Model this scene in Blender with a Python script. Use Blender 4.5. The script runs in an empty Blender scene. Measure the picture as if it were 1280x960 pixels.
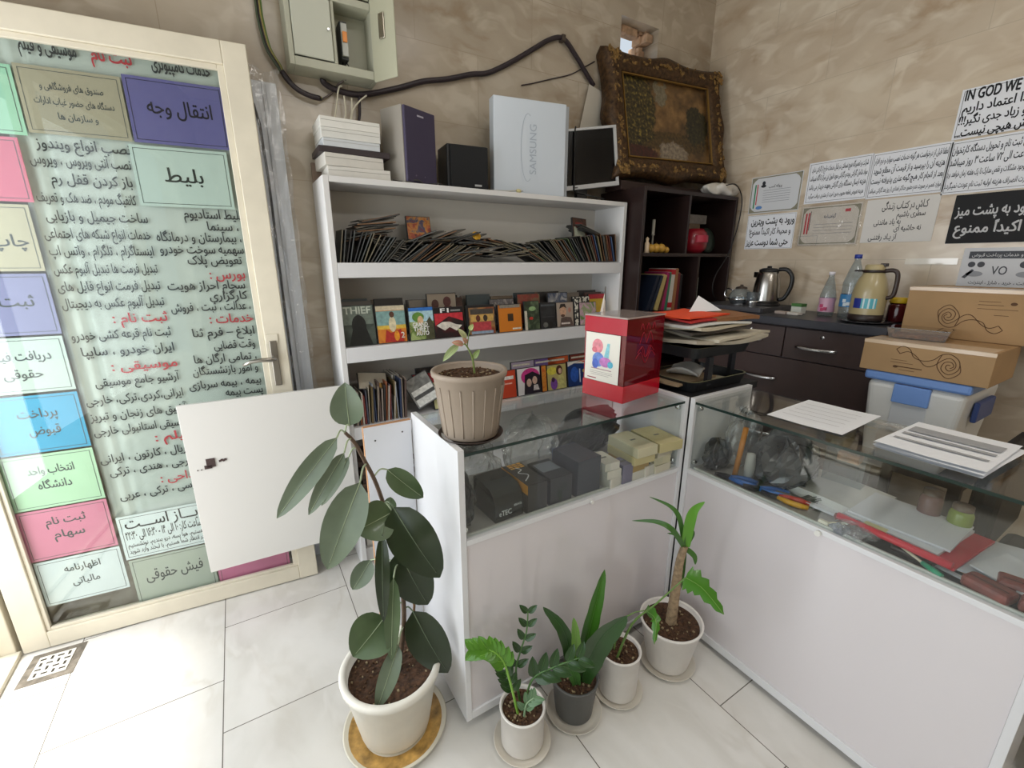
import bpy, bmesh, math, random
from mathutils import Vector, Matrix
random.seed(7)
SC = bpy.context.scene
COL = SC.collection
R = math.radians
V = Vector

# ------------------------------------------------------------------ camera, light, exposure
cam_d = bpy.data.cameras.new('camera')
cam = bpy.data.objects.new('camera', cam_d); COL.objects.link(cam)
cam_d.sensor_fit = 'HORIZONTAL'; cam_d.sensor_width = 36.0
cam_d.lens = 553.77 / 1280 * 36.0
cam_d.clip_start = 0.02
cam.location = (0, 0, 1.4)
cam.rotation_euler = (R(90 - 15.469), 0, R(-31.348))
SC.camera = cam

SC.view_settings.view_transform = 'Standard'
SC.view_settings.look = 'None'
SC.view_settings.gamma = 1
SC.view_settings.use_curve_mapping = False
SC.view_settings.exposure = -0.36
SC.cycles.max_bounces = 8
SC.cycles.transparent_max_bounces = 16
SC.cycles.sample_clamp_indirect = 6
SC.cycles.caustics_reflective = False
SC.cycles.caustics_refractive = False

w = bpy.data.worlds.new('daylight'); SC.world = w; w.use_nodes = True
bg = w.node_tree.nodes['Background']
bg.inputs[0].default_value = (0.80, 0.90, 1.0, 1); bg.inputs[1].default_value = 1.0

def lamp(name, kind, loc, rot, energy, color=(1, 1, 1), **kw):
    d = bpy.data.lights.new(name, kind); d.energy = energy; d.color = color
    for k, v in kw.items(): setattr(d, k, v)
    o = bpy.data.objects.new(name, d); COL.objects.link(o)
    o.location = loc; o.rotation_euler = rot
    return o
SUN = lamp('sun', 'SUN', (-3, 1, 6), (0, R(-17), R(-22)), 7.0, (1.0, 0.95, 0.86), angle=R(10))
DAY = lamp('doorway_daylight', 'AREA', (-1.2, 1.53, 1.15), (0, R(-90), 0), 37.0, (0.94, 0.97, 1.0), shape='RECTANGLE', size=1.7, size_y=0.95)
DAY2 = lamp('shop_window_daylight', 'AREA', (-1.25, -0.1, 1.35), (0, R(-90), 0), 26.0, (0.94, 0.97, 1.0), shape='RECTANGLE', size=1.8, size_y=1.9)
FILL_TOP = lamp('overhead_fill_light', 'AREA', (0.9, 0.5, 2.98), (0, 0, 0), 9.0, (1.0, 0.97, 0.94), shape='RECTANGLE', size=1.2, size_y=0.3)  # added overhead fill, out of view, evens out the room light

FILL_REAR = lamp('rear_fill_light', 'AREA', (0.9, -1.45, 2.98), (R(14), 0, 0), 24.0, (1.0, 0.98, 0.95), shape='RECTANGLE', size=1.2, size_y=0.3)  # added fill behind the camera, reaches into the shelf interiors

# ------------------------------------------------------------------ materials
def lin(h):
    h = h.lstrip('#'); out = []
    for i in (0, 2, 4):
        c = int(h[i:i + 2], 16) / 255
        out.append(c / 12.92 if c <= .04045 else ((c + .055) / 1.055) ** 2.4)
    return (*out, 1)
_mc = {}
def pm(hexa, rough=.55, metal=0.0, var=0.0, scale=30, bump=0.0, emit=0, coat=0.0):
    """plain surface of one colour, with optional procedural mottling and bump"""
    k = (hexa, rough, metal, var, scale, bump, emit, coat)
    if k in _mc: return _mc[k]
    m = bpy.data.materials.new('surface_' + hexa.lstrip('#')); m.use_nodes = True
    nt = m.node_tree; p = nt.nodes['Principled BSDF']
    p.inputs['Base Color'].default_value = lin(hexa)
    p.inputs['Roughness'].default_value = rough; p.inputs['Metallic'].default_value = metal
    p.inputs['Coat Weight'].default_value = coat
    if emit:
        p.inputs['Emission Color'].default_value = lin(hexa); p.inputs['Emission Strength'].default_value = emit
    if var or bump:
        tc = nt.nodes.new('ShaderNodeTexCoord'); nz = nt.nodes.new('ShaderNodeTexNoise')
        nz.inputs['Scale'].default_value = scale; nz.inputs['Detail'].default_value = 6
        nt.links.new(tc.outputs['Object'], nz.inputs['Vector'])
        if var:
            c = lin(hexa); rp = nt.nodes.new('ShaderNodeValToRGB')
            rp.color_ramp.elements[0].position = .3; rp.color_ramp.elements[1].position = .7
            rp.color_ramp.elements[0].color = (*[x * (1 - var) for x in c[:3]], 1)
            rp.color_ramp.elements[1].color = (*[min(1, x * (1 + var)) for x in c[:3]], 1)
            nt.links.new(nz.outputs['Fac'], rp.inputs[0]); nt.links.new(rp.outputs[0], p.inputs['Base Color'])
        if bump:
            b = nt.nodes.new('ShaderNodeBump'); b.inputs['Strength'].default_value = bump; b.inputs['Distance'].default_value = .004
            nt.links.new(nz.outputs['Fac'], b.inputs['Height']); nt.links.new(b.outputs[0], p.inputs['Normal'])
    _mc[k] = m; return m

def clear(name, tint='#f4fbf8', rough=0.0, gloss=1.0, bump=0.0, scale=20, haze=0.0, hz='#e6e8ea'):
    """thin clear pane or film: lets light straight through, reflects by angle"""
    m = bpy.data.materials.new(name); m.use_nodes = True; nt = m.node_tree
    for n in list(nt.nodes):
        if n.type != 'OUTPUT_MATERIAL': nt.nodes.remove(n)
    out = [n for n in nt.nodes if n.type == 'OUTPUT_MATERIAL'][0]
    tr = nt.nodes.new('ShaderNodeBsdfTransparent'); tr.inputs[0].default_value = lin(tint)
    gl = nt.nodes.new('ShaderNodeBsdfGlossy'); gl.inputs['Roughness'].default_value = rough
    fr = nt.nodes.new('ShaderNodeLayerWeight'); fr.inputs['Blend'].default_value = .5
    pw = nt.nodes.new('ShaderNodeMath'); pw.operation = 'POWER'; pw.inputs[1].default_value = 5; nt.links.new(fr.outputs['Facing'], pw.inputs[0])
    sc_ = nt.nodes.new('ShaderNodeMath'); sc_.operation = 'MULTIPLY_ADD'; sc_.inputs[1].default_value = .93; sc_.inputs[2].default_value = .045; nt.links.new(pw.outputs[0], sc_.inputs[0])
    mx = nt.nodes.new('ShaderNodeMixShader')
    mul = nt.nodes.new('ShaderNodeMath'); mul.operation = 'MULTIPLY'; mul.inputs[1].default_value = gloss
    nt.links.new(sc_.outputs[0], mul.inputs[0]); mul.use_clamp = True; nt.links.new(mul.outputs[0], mx.inputs[0])
    src = tr
    if haze:
        df = nt.nodes.new('ShaderNodeBsdfDiffuse'); df.inputs[0].default_value = lin(hz)
        hm = nt.nodes.new('ShaderNodeMixShader'); hm.inputs[0].default_value = haze
        nt.links.new(tr.outputs[0], hm.inputs[1]); nt.links.new(df.outputs[0], hm.inputs[2]); src = hm
    nt.links.new(src.outputs[0], mx.inputs[1]); nt.links.new(gl.outputs[0], mx.inputs[2])
    if bump:
        tc = nt.nodes.new('ShaderNodeTexCoord'); nz = nt.nodes.new('ShaderNodeTexNoise'); nz.inputs['Scale'].default_value = scale
        nz.inputs['Detail'].default_value = 4
        b = nt.nodes.new('ShaderNodeBump'); b.inputs['Strength'].default_value = bump; b.inputs['Distance'].default_value = .02
        nt.links.new(tc.outputs['Object'], nz.inputs['Vector']); nt.links.new(nz.outputs['Fac'], b.inputs['Height'])
        nt.links.new(b.outputs[0], gl.inputs['Normal']); nt.links.new(b.outputs[0], fr.inputs['Normal'])
    nt.links.new(mx.outputs[0], out.inputs[0]); return m

def marble(name, hx, vein, brick_w, brick_h, off, axis, grout, rough=.22, swap=False, frq=.5, vein_amt=.8, streak=1.6, mortar=.0014, vein_w=.055):
    """glazed stone-look tile laid on a grid; coordinates are metres in the room"""
    m = bpy.data.materials.new(name); m.use_nodes = True; nt = m.node_tree; N = nt.nodes.new; L = nt.links.new
    p = nt.nodes['Principled BSDF']; p.inputs['Roughness'].default_value = rough
    g = N('ShaderNodeNewGeometry'); sp = N('ShaderNodeSeparateXYZ'); L(g.outputs['Position'], sp.inputs[0])
    cb = N('ShaderNodeCombineXYZ'); a, b = axis
    L(sp.outputs[a], cb.inputs[0]); L(sp.outputs[b], cb.inputs[1])
    mp = N('ShaderNodeMapping'); L(cb.outputs[0], mp.inputs[0]); mp.inputs['Location'].default_value = (off[0], off[1], 0)
    br = N('ShaderNodeTexBrick'); L(mp.outputs[0], br.inputs['Vector'])
    br.inputs['Scale'].default_value = 1; br.inputs['Brick Width'].default_value = brick_w; br.inputs['Row Height'].default_value = brick_h
    br.inputs['Mortar Size'].default_value = mortar; br.inputs['Mortar Smooth'].default_value = .1; br.inputs['Bias'].default_value = 0
    br.inputs['Color1'].default_value = (.97, .97, .97, 1); br.inputs['Color2'].default_value = (1.02, 1.02, 1.02, 1); br.inputs['Mortar'].default_value = (.5, .5, .5, 1)
    br.offset = frq
    # base mottling
    m2 = N('ShaderNodeMapping'); L(cb.outputs[0], m2.inputs[0]); m2.inputs['Rotation'].default_value = (0, 0, R(28)); m2.inputs['Scale'].default_value = (1.0, streak, 1)
    n1 = N('ShaderNodeTexNoise'); n1.inputs['Scale'].default_value = 2.6; n1.inputs['Detail'].default_value = 6; n1.inputs['Roughness'].default_value = .5; n1.inputs['Distortion'].default_value = .5
    L(m2.outputs[0], n1.inputs['Vector'])
    rp = N('ShaderNodeValToRGB'); e = rp.color_ramp.elements
    e[0].position = .3; e[0].color = lin(hx[0]); e[1].position = .68; e[1].color = lin(hx[2])
    x = rp.color_ramp.elements.new(.5); x.color = lin(hx[1]); L(n1.outputs['Fac'], rp.inputs[0])
    # soft pale clouds
    nc = N('ShaderNodeTexNoise'); nc.inputs['Scale'].default_value = 6.5; nc.inputs['Detail'].default_value = 2; nc.inputs['Distortion'].default_value = .8; L(m2.outputs[0], nc.inputs['Vector'])
    rc = N('ShaderNodeValToRGB'); rc.color_ramp.elements[0].position = .50; rc.color_ramp.elements[0].color = (0, 0, 0, 1); rc.color_ramp.elements[1].position = .66; rc.color_ramp.elements[1].color = (.6, .6, .6, 1); L(nc.outputs['Fac'], rc.inputs[0])
    mc = N('ShaderNodeMix'); mc.data_type = 'RGBA'; L(rc.outputs[0], mc.inputs['Factor']); L(rp.outputs[0], mc.inputs['A']); mc.inputs['B'].default_value = lin(hx[3] if len(hx) > 3 else hx[2])
    # brown veins: only in patches, fading along their length
    n2 = N('ShaderNodeTexNoise'); n2.inputs['Scale'].default_value = 2.3; n2.inputs['Detail'].default_value = 6; n2.inputs['Distortion'].default_value = .7
    n2.inputs['Roughness'].default_value = .5
    m3 = N('ShaderNodeMapping'); L(cb.outputs[0], m3.inputs[0]); m3.inputs['Rotation'].default_value = (0, 0, R(12)); m3.inputs['Scale'].default_value = (.8, 1.9, 1); m3.inputs['Location'].default_value = (3.1, 1.7, 0)
    L(m3.outputs[0], n2.inputs['Vector'])
    s = N('ShaderNodeMath'); s.operation = 'SUBTRACT'; s.inputs[1].default_value = .5; L(n2.outputs['Fac'], s.inputs[0])
    ab = N('ShaderNodeMath'); ab.operation = 'ABSOLUTE'; L(s.outputs[0], ab.inputs[0])
    vr = N('ShaderNodeValToRGB'); vr.color_ramp.elements[0].position = 0; vr.color_ramp.elements[0].color = (vein_amt,) * 3 + (1,)
    vr.color_ramp.elements[1].position = vein_w; vr.color_ramp.elements[1].color = (0, 0, 0, 1); L(ab.outputs[0], vr.inputs[0])
    n3 = N('ShaderNodeTexNoise'); n3.inputs['Scale'].default_value = 3.2; n3.inputs['Detail'].default_value = 2; L(m3.outputs[0], n3.inputs['Vector'])
    r3 = N('ShaderNodeValToRGB'); r3.color_ramp.elements[0].position = .45; r3.color_ramp.elements[0].color = (0, 0, 0, 1); r3.color_ramp.elements[1].position = .66; r3.color_ramp.elements[1].color = (1, 1, 1, 1); L(n3.outputs['Fac'], r3.inputs[0])
    vm = N('ShaderNodeMath'); vm.operation = 'MULTIPLY'; L(vr.outputs[0], vm.inputs[0]); L(r3.outputs[0], vm.inputs[1])
    mx = N('ShaderNodeMix'); mx.data_type = 'RGBA'; L(vm.outputs[0], mx.inputs['Factor']); L(mc.outputs['Result'], mx.inputs['A']); mx.inputs['B'].default_value = lin(vein)
    mm = N('ShaderNodeMix'); mm.data_type = 'RGBA'; mm.blend_type = 'MULTIPLY'; mm.inputs['Factor'].default_value = 1
    L(mx.outputs['Result'], mm.inputs['A']); L(br.outputs['Color'], mm.inputs['B'])
    gm = N('ShaderNodeMix'); gm.data_type = 'RGBA'; L(br.outputs['Fac'], gm.inputs['Factor']); L(mm.outputs['Result'], gm.inputs['A']); gm.inputs['B'].default_value = lin(grout)
    L(gm.outputs['Result'], p.inputs['Base Color'])
    return m

def cover(hexes, seed, scale=14, sharp=False, rough=.3):
    """printed cover: patches of the given colours"""
    m = bpy.data.materials.new('printed_cover'); m.use_nodes = True; nt = m.node_tree; N = nt.nodes.new; L = nt.links.new
    p = nt.nodes['Principled BSDF']; p.inputs['Roughness'].default_value = rough
    tc = N('ShaderNodeTexCoord'); mp = N('ShaderNodeMapping'); mp.inputs['Location'].default_value = (seed * 3.7, seed * 1.9, seed)
    L(tc.outputs['Object'], mp.inputs[0]); nz = N('ShaderNodeTexNoise'); nz.inputs['Scale'].default_value = scale; nz.inputs['Detail'].default_value = 3
    nz.inputs['Distortion'].default_value = .6
    L(mp.outputs[0], nz.inputs['Vector']); rp = N('ShaderNodeValToRGB'); cr = rp.color_ramp
    if sharp: cr.interpolation = 'CONSTANT'
    n = len(hexes)
    for i, h in enumerate(hexes):
        pos = .3 + .4 * i / max(1, n - 1)
        el = cr.elements[i] if i < 2 else cr.elements.new(pos)
        el.position = pos
    for i, h in enumerate(hexes): cr.elements[i].color = lin(h)
    L(nz.outputs['Fac'], rp.inputs[0]); L(rp.outputs[0], p.inputs['Base Color']); return m

# ------------------------------------------------------------------ mesh builders
def box(b, c, s, M=None, bev=0.0, mi=0):
    vs = []
    for dz in (-.5, .5):
        for dx, dy in ((-.5, -.5), (.5, -.5), (.5, .5), (-.5, .5)):
            vs.append(b.verts.new(V((c[0] + dx * s[0], c[1] + dy * s[1], c[2] + dz * s[2]))))
    q = [(3, 2, 1, 0), (4, 5, 6, 7), (0, 1, 5, 4), (1, 2, 6, 5), (2, 3, 7, 6), (3, 0, 4, 7)]
    fs = [b.faces.new([vs[i] for i in f]) for f in q]
    for f in fs: f.material_index = mi
    if bev:
        es = list({e for f in fs for e in f.edges})
        r = bmesh.ops.bevel(b, geom=es, offset=bev, segments=2, profile=.5, affect='EDGES', clamp_overlap=True)
        vs = list({v for f in r['faces'] for v in f.verts} | {v for v in vs if v.is_valid})
        for f in r['faces']: f.material_index = mi
    if M is not None: bmesh.ops.transform(b, matrix=M, verts=[v for v in vs if v.is_valid])
    return vs
def bx(b, x0, x1, y0, y1, z0, z1, **k):
    return box(b, ((x0 + x1) / 2, (y0 + y1) / 2, (z0 + z1) / 2), (abs(x1 - x0), abs(y1 - y0), abs(z1 - z0)), **k)
def smooth_path(P, n=6):
    P = [V(p) for p in P]
    if len(P) < 3: return P
    out = []
    for i in range(len(P) - 1):
        p0 = P[max(i - 1, 0)]; p1 = P[i]; p2 = P[i + 1]; p3 = P[min(i + 2, len(P) - 1)]
        for k in range(n):
            t = k / n; t2 = t * t; t3 = t2 * t
            out.append(.5 * ((2 * p1) + (-p0 + p2) * t + (2 * p0 - 5 * p1 + 4 * p2 - p3) * t2 + (-p0 + 3 * p1 - 3 * p2 + p3) * t3))
    out.append(P[-1]); return out
def tube(b, P, r, n=8, mi=0, sm=0, cap=True):
    if sm: P = smooth_path(P, sm)
    P = [V(p) for p in P]; m = len(P)
    rs = r if isinstance(r, (list, tuple)) else [r] * m
    if len(rs) != m: rs = [rs[0] + (rs[-1] - rs[0]) * i / (m - 1) for i in range(m)]
    rings = []; nrm = None
    for i, p in enumerate(P):
        t = (P[min(i + 1, m - 1)] - P[max(i - 1, 0)])
        if t.length < 1e-9: t = V((0, 0, 1))
        t.normalize()
        if nrm is None: nrm = t.orthogonal().normalized()
        else:
            nrm = nrm - t * nrm.dot(t)
            if nrm.length < 1e-6: nrm = t.orthogonal()
            nrm.normalize()
        bn = t.cross(nrm)
        rings.append([b.verts.new(p + (nrm * math.cos(2 * math.pi * k / n) + bn * math.sin(2 * math.pi * k / n)) * rs[i]) for k in range(n)])
    for i in range(m - 1):
        for k in range(n):
            f = b.faces.new((rings[i][k], rings[i][(k + 1) % n], rings[i + 1][(k + 1) % n], rings[i + 1][k])); f.material_index = mi; f.smooth = True
    if cap:
        for rg in (rings[0][::-1], rings[-1]):
            f = b.faces.new(rg); f.material_index = mi
def lathe(b, prof, n=32, mi=0, c=(0, 0, 0), smooth=True):
    rings = []
    for r, z in prof:
        if r < 1e-6: rings.append([b.verts.new((c[0], c[1], c[2] + z))])
        else: rings.append([b.verts.new((c[0] + r * math.cos(2 * math.pi * k / n), c[1] + r * math.sin(2 * math.pi * k / n), c[2] + z)) for k in range(n)])
    for a, d in zip(rings, rings[1:]):
        for k in range(n):
            k2 = (k + 1) % n
            if len(a) == 1 and len(d) == 1: continue
            if len(a) == 1: vs = (a[0], d[k2], d[k])
            elif len(d) == 1: vs = (a[k], a[k2], d[0])
            else: vs = (a[k], a[k2], d[k2], d[k])
            f = b.faces.new(vs); f.material_index = mi; f.smooth = smooth
def prism(b, pts, z0, z1, M=None, mi=0):
    lo = [b.verts.new((x, y, z0)) for x, y in pts]; hi = [b.verts.new((x, y, z1)) for x, y in pts]; n = len(pts)
    fs = [b.faces.new(lo[::-1]), b.faces.new(hi)]
    for i in range(n): fs.append(b.faces.new((lo[i], lo[(i + 1) % n], hi[(i + 1) % n], hi[i])))
    for f in fs: f.material_index = mi
    if M is not None: bmesh.ops.transform(b, matrix=M, verts=lo + hi)
def grid(b, fn, nu, nv, mi=0, smooth=True):
    g = [[b.verts.new(fn(i / nu, j / nv)) for j in range(nv + 1)] for i in range(nu + 1)]
    for i in range(nu):
        for j in range(nv):
            f = b.faces.new((g[i][j], g[i + 1][j], g[i + 1][j + 1], g[i][j + 1])); f.material_index = mi; f.smooth = smooth
def strip(b, pts, wd, z, mi=0):
    """flat ribbon line in local xy"""
    pts = [V((p[0], p[1], 0)) for p in pts]; L_ = []; m = len(pts)
    for i, p in enumerate(pts):
        t = (pts[min(i + 1, m - 1)] - pts[max(i - 1, 0)]).normalized(); nn = V((-t.y, t.x, 0)) * wd / 2
        L_.append((b.verts.new((p + nn).to_tuple()[:2] + (z,)), b.verts.new((p - nn).to_tuple()[:2] + (z,))))
    for a, c in zip(L_, L_[1:]):
        f = b.faces.new((a[0], a[1], c[1], c[0])); f.material_index = mi
def ngon(b, pts, z, mi=0):
    f = b.faces.new([b.verts.new((x, y, z)) for x, y in pts]); f.material_index = mi
    f.normal_update()
    if f.normal.z < 0: f.normal_flip()
def ell(cx, cy, rx, ry, n=18): return [(cx + rx * math.cos(2 * math.pi * k / n), cy + ry * math.sin(2 * math.pi * k / n)) for k in range(n)]

def finish(name, b, mats, parent=None):
    me = bpy.data.meshes.new(name); bmesh.ops.recalc_face_normals(b, faces=[f for f in b.faces if f.is_valid]) if False else None
    b.to_mesh(me); b.free()
    for m in (mats if isinstance(mats, (list, tuple)) else [mats]): me.materials.append(m)
    o = bpy.data.objects.new(name, me); COL.objects.link(o)
    if parent is not None: o.parent = parent
    return o
def part(name, parent, mats, fn, label=None):
    b = bmesh.new(); fn(b); o = finish(name, b, mats, parent)
    if label: o['label'] = label
    return o
def tag(o, label, cat, group=None, kind=None):
    o['label'] = label; o['category'] = cat
    if group: o['group'] = group
    if kind: o['kind'] = kind
    return o
def thing(name, label, cat, loc=(0, 0, 0), rz=0.0, group=None, M=None):
    o = bpy.data.objects.new(name, None); COL.objects.link(o); o.empty_display_size = .05
    if M is not None: o.matrix_world = M
    else: o.location = loc; o.rotation_euler = (0, 0, rz)
    return tag(o, label, cat, group)
def solo(name, label, cat, mats, fn, loc=(0, 0, 0), rz=0.0, group=None, M=None, kind=None):
    """a thing that is one mesh"""
    b = bmesh.new(); fn(b); o = finish(name, b, mats)
    if M is not None: o.matrix_world = M
    else: o.location = loc; o.rotation_euler = (0, 0, rz)
    return tag(o, label, cat, group, kind)
def struct(name, mats, fn, parent=None, label=None):
    b = bmesh.new(); fn(b); o = finish(name, b, mats, parent)
    if parent is None: o['kind'] = 'structure'
    if label: o['label'] = label
    return o
def frame_m(origin, ux, uy):
    ux = V(ux).normalized(); uy = V(uy); uy = (uy - ux * uy.dot(ux)).normalized(); uz = ux.cross(uy)
    M = Matrix((ux, uy, uz)).transposed().to_4x4(); M.translation = V(origin); return M

# ------------------------------------------------------------------ lettering (joins Persian letters into their written forms, right to left)
_F4 = dict(zip('بتثجحخسشصضطظعغفقلمنهئ', (0xFE8F, 0xFE95, 0xFE99, 0xFE9D, 0xFEA1, 0xFEA5, 0xFEB1, 0xFEB5, 0xFEB9, 0xFEBD, 0xFEC1, 0xFEC5, 0xFEC9, 0xFECD, 0xFED1, 0xFED5, 0xFEDD, 0xFEE1, 0xFEE5, 0xFEE9, 0xFE89)))
_F4.update({'پ': 0xFB56, 'چ': 0xFB7A, 'ک': 0xFB8E, 'گ': 0xFB92, 'ی': 0xFBFC})
_F2 = dict(zip('ادذرزوآأژ', (0xFE8D, 0xFEA9, 0xFEAB, 0xFEAD, 0xFEAF, 0xFEED, 0xFE81, 0xFE83, 0xFB8A)))
def shape(t):
    def dual(c): return c in _F4 or c == 'ـ'
    def arab(c): return c in _F4 or c in _F2 or c == 'ـ'
    out = []; i = 0
    if not any(arab(c) for c in t): 
        if not any(c in '۰۱۲۳۴۵۶۷۸۹' for c in t): return t
    while i < len(t):
        c = t[i]; prev = t[i - 1] if i else ' '; nxt = t[i + 1] if i + 1 < len(t) else ' '
        pj = dual(prev)
        if c == 'ل' and nxt in 'اآ':
            out.append(chr((0xFEFB if nxt == 'ا' else 0xFEF5) + (1 if pj else 0))); i += 2; continue
        if c in _F4: out.append(chr(_F4[c] + ((3 if arab(nxt) else 1) if pj else (2 if arab(nxt) else 0))))
        elif c in _F2: out.append(chr(_F2[c] + (1 if pj else 0)))
        else: out.append({'(': ')', ')': '('}.get(c, c))
        i += 1
    s = ''.join(out)[::-1]
    import re
    return re.sub(r'[۰-۹0-9:٫]+', lambda m_: m_.group(0)[::-1], s)
_tc = bpy.data.curves.new('writing', 'FONT'); _to = bpy.data.objects.new('writing', _tc)
COL.objects.link(_to)
from mathutils.geometry import tessellate_polygon, interpolate_bezier
def _area(P): return sum(P[i - 1].x * P[i].y - P[i].x * P[i - 1].y for i in range(len(P))) / 2
def _inside(p, P):
    c = False
    for i in range(len(P)):
        a, d = P[i - 1], P[i]
        if (a.y > p.y) != (d.y > p.y) and p.x < (d.x - a.x) * (p.y - a.y) / (d.y - a.y) + a.x: c = not c
    return c
_glyphs = {}
def outline(t):
    """closed outlines of a line of type: [(outer, [holes])], overlapping strokes kept apart so none cancels out"""
    if t in _glyphs: return _glyphs[t]
    _tc.body = t
    dg = bpy.context.evaluated_depsgraph_get(); dg.update()
    oe = _to.evaluated_get(dg); cu = oe.to_curve(dg)
    polys = []
    for sp in cu.splines:
        P = []; bp = sp.bezier_points; n = len(bp)
        for k in range(n):
            a, d = bp[k], bp[(k + 1) % n]
            st = 1 if (a.handle_right - a.co).length < 1e-5 and (d.handle_left - d.co).length < 1e-5 else 3
            q = interpolate_bezier(a.co, a.handle_right, d.handle_left, d.co, st + 1)[:-1]
            P += [V((p.x, p.y, 0)) for p in q]
        Q = [p for k, p in enumerate(P) if (p - P[k - 1]).length > 1e-5]
        if len(Q) > 2: polys.append(Q)
    oe.to_curve_clear()
    if not polys: return None
    outs, holes = [], []
    for P in polys:
        par = [Q for Q in polys if Q is not P and _area(Q) * _area(P) < 0 and abs(_area(Q)) > abs(_area(P)) and sum(_inside(p, Q) for p in P) > .6 * len(P)]
        if par: holes.append((P, min(par, key=lambda Q: abs(_area(Q)))))
        else: outs.append([P, []])
    for h, par in holes:
        for o in outs:
            if o[0] is par: o[1].append(h)
    _glyphs[t] = outs; return outs
def write(b, t, x, y, h, wd=None, align='c', mi=0, z=.0006, bold=.012, rot=0.0):
    """one line of lettering centred on height y; h is the size of the type; wd fits it to a width"""
    outs = outline(shape(t))
    if not outs: return
    xs = [p.x for o in outs for p in o[0]]; x0, x1 = min(xs), max(xs)
    sx = wd / (x1 - x0) if wd else h
    off = {'c': -(x0 + x1) / 2, 'l': -x0, 'r': -x1}[align]
    ca, sa = math.cos(rot), math.sin(rot)
    stamps = [(0, 0)] if bold <= 0 else [(-bold, bold * .6), (0, 0), (bold, -bold * .6), (bold * .7, bold * .7)]
    for o, hs in outs:
        loops = [o] + hs
        flat = [p for L_ in loops for p in L_]; tris = tessellate_polygon(loops)
        for k_, (ox, oy) in enumerate(stamps):
            vs = []
            for p in flat:
                px = (p.x + ox + off) * sx; py = (p.y + oy - .28) * h
                vs.append(b.verts.new((x + px * ca - py * sa, y + px * sa + py * ca, z + k_ * .00006)))
            for tri_ in tris:
                q = [vs[k] for k in tri_]
                if (q[1].co - q[0].co).cross(q[2].co - q[0].co).z < 0: q.reverse()
                try: f = b.faces.new(q); f.material_index = mi
                except ValueError: pass
def border(b, wd, ht, ins, th, mi=0, z=.0005):
    for x0, x1, y0, y1 in ((ins, wd - ins, ins, ins + th), (ins, wd - ins, ht - ins - th, ht - ins), (ins, ins + th, ins, ht - ins), (wd - ins - th, wd - ins, ins, ht - ins)):
        ngon(b, [(x0, y0), (x1, y0), (x1, y1), (x0, y1)], z, mi)
def sheet(name, label, cat, M, wd, ht, mat, lines=(), ink='#2a2a2e', brd=None, group=None, extra=None, thick=.0012, curl=0.0, mats=None):
    """paper notice: local x to the right, y up, z towards the reader; lines = (text, x, y, h, width, align, ink index)"""
    o = thing(name, label, cat, M=M, group=group)
    def pap(b):
        if curl:
            grid(b, lambda u, v: (u * wd, v * ht, curl * ((2 * u - 1) ** 2 * .5 + math.sin(u * 9 + v * 5) * .15)), 14, 8)
        else: bx(b, 0, wd, 0, ht, -thick, 0)
    part('paper', o, mat, pap)
    inks = mats or [pm(ink, .8), pm('#c8323a', .8)]
    if lines or brd or extra:
        def let(b):
            if brd:
                for ins, th in brd: border(b, wd, ht, ins, th, 0)
            for l in lines:
                t, x, y, h = l[:4]; write(b, t, x, y, h, l[4] if len(l) > 4 else None, l[5] if len(l) > 5 else 'c', l[6] if len(l) > 6 else 0, bold=l[7] if len(l) > 7 else .014)
            if extra: extra(b)
        part('lettering', o, inks, let)
    return o
def art(parent, items, z=.0004, name='printed_picture'):
    """flat printed shapes: ('e',hex,cx,cy,rx,ry) ('r',hex,x0,y0,x1,y1) ('p',hex,pts)"""
    hx = []; 
    for it in items:
        if it[1] not in hx: hx.append(it[1])
    def fn(b):
        for i, it in enumerate(items):
            zz = z + i * .00012; mi = hx.index(it[1])
            if it[0] == 'e': ngon(b, ell(*it[2:6]), zz, mi)
            elif it[0] == 'r': x0, y0, x1, y1 = it[2:6]; ngon(b, [(x0, y0), (x1, y0), (x1, y1), (x0, y1)], zz, mi)
            elif it[0] == 'p': ngon(b, it[2], zz, mi)
            elif it[0] == 't': write(b, it[2], it[3], it[4], it[5], it[6] if len(it) > 6 else None, 'c', mi, z=zz + .0003, bold=it[7] if len(it) > 7 else .012)
            elif it[0] == 'l': strip(b, it[2], it[3], zz, mi)
    return part(name, parent, [pm(h, .4, var=.22, scale=65) for h in hx], fn)

WHITE = pm('#e0e0e2', .28, coat=.25)
WHITE_SAT = pm('#dcdbda', .45)
CREAM = pm('#d8d0bd', .4, var=.06, scale=9)
PAPER = pm('#eef0f4', .7)
BLACK = pm('#121214', .45)
CHROME = pm('#d8dadc', .18, 1.0)
STEEL = pm('#b9b2a6', .28, 1.0, var=.05, scale=60)
SOIL = pm('#4a3323', .95, var=.6, scale=90, bump=1.0)
GLASS = clear('pane_glass', '#f9fbfa')
FILM = clear('clear_film', '#f2f3f3', rough=.07, gloss=3.0, bump=.6, scale=40, haze=.13)
BOTTLE = clear('clear_plastic', '#dfe9ef', rough=.03, gloss=1.4, haze=.08)
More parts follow.
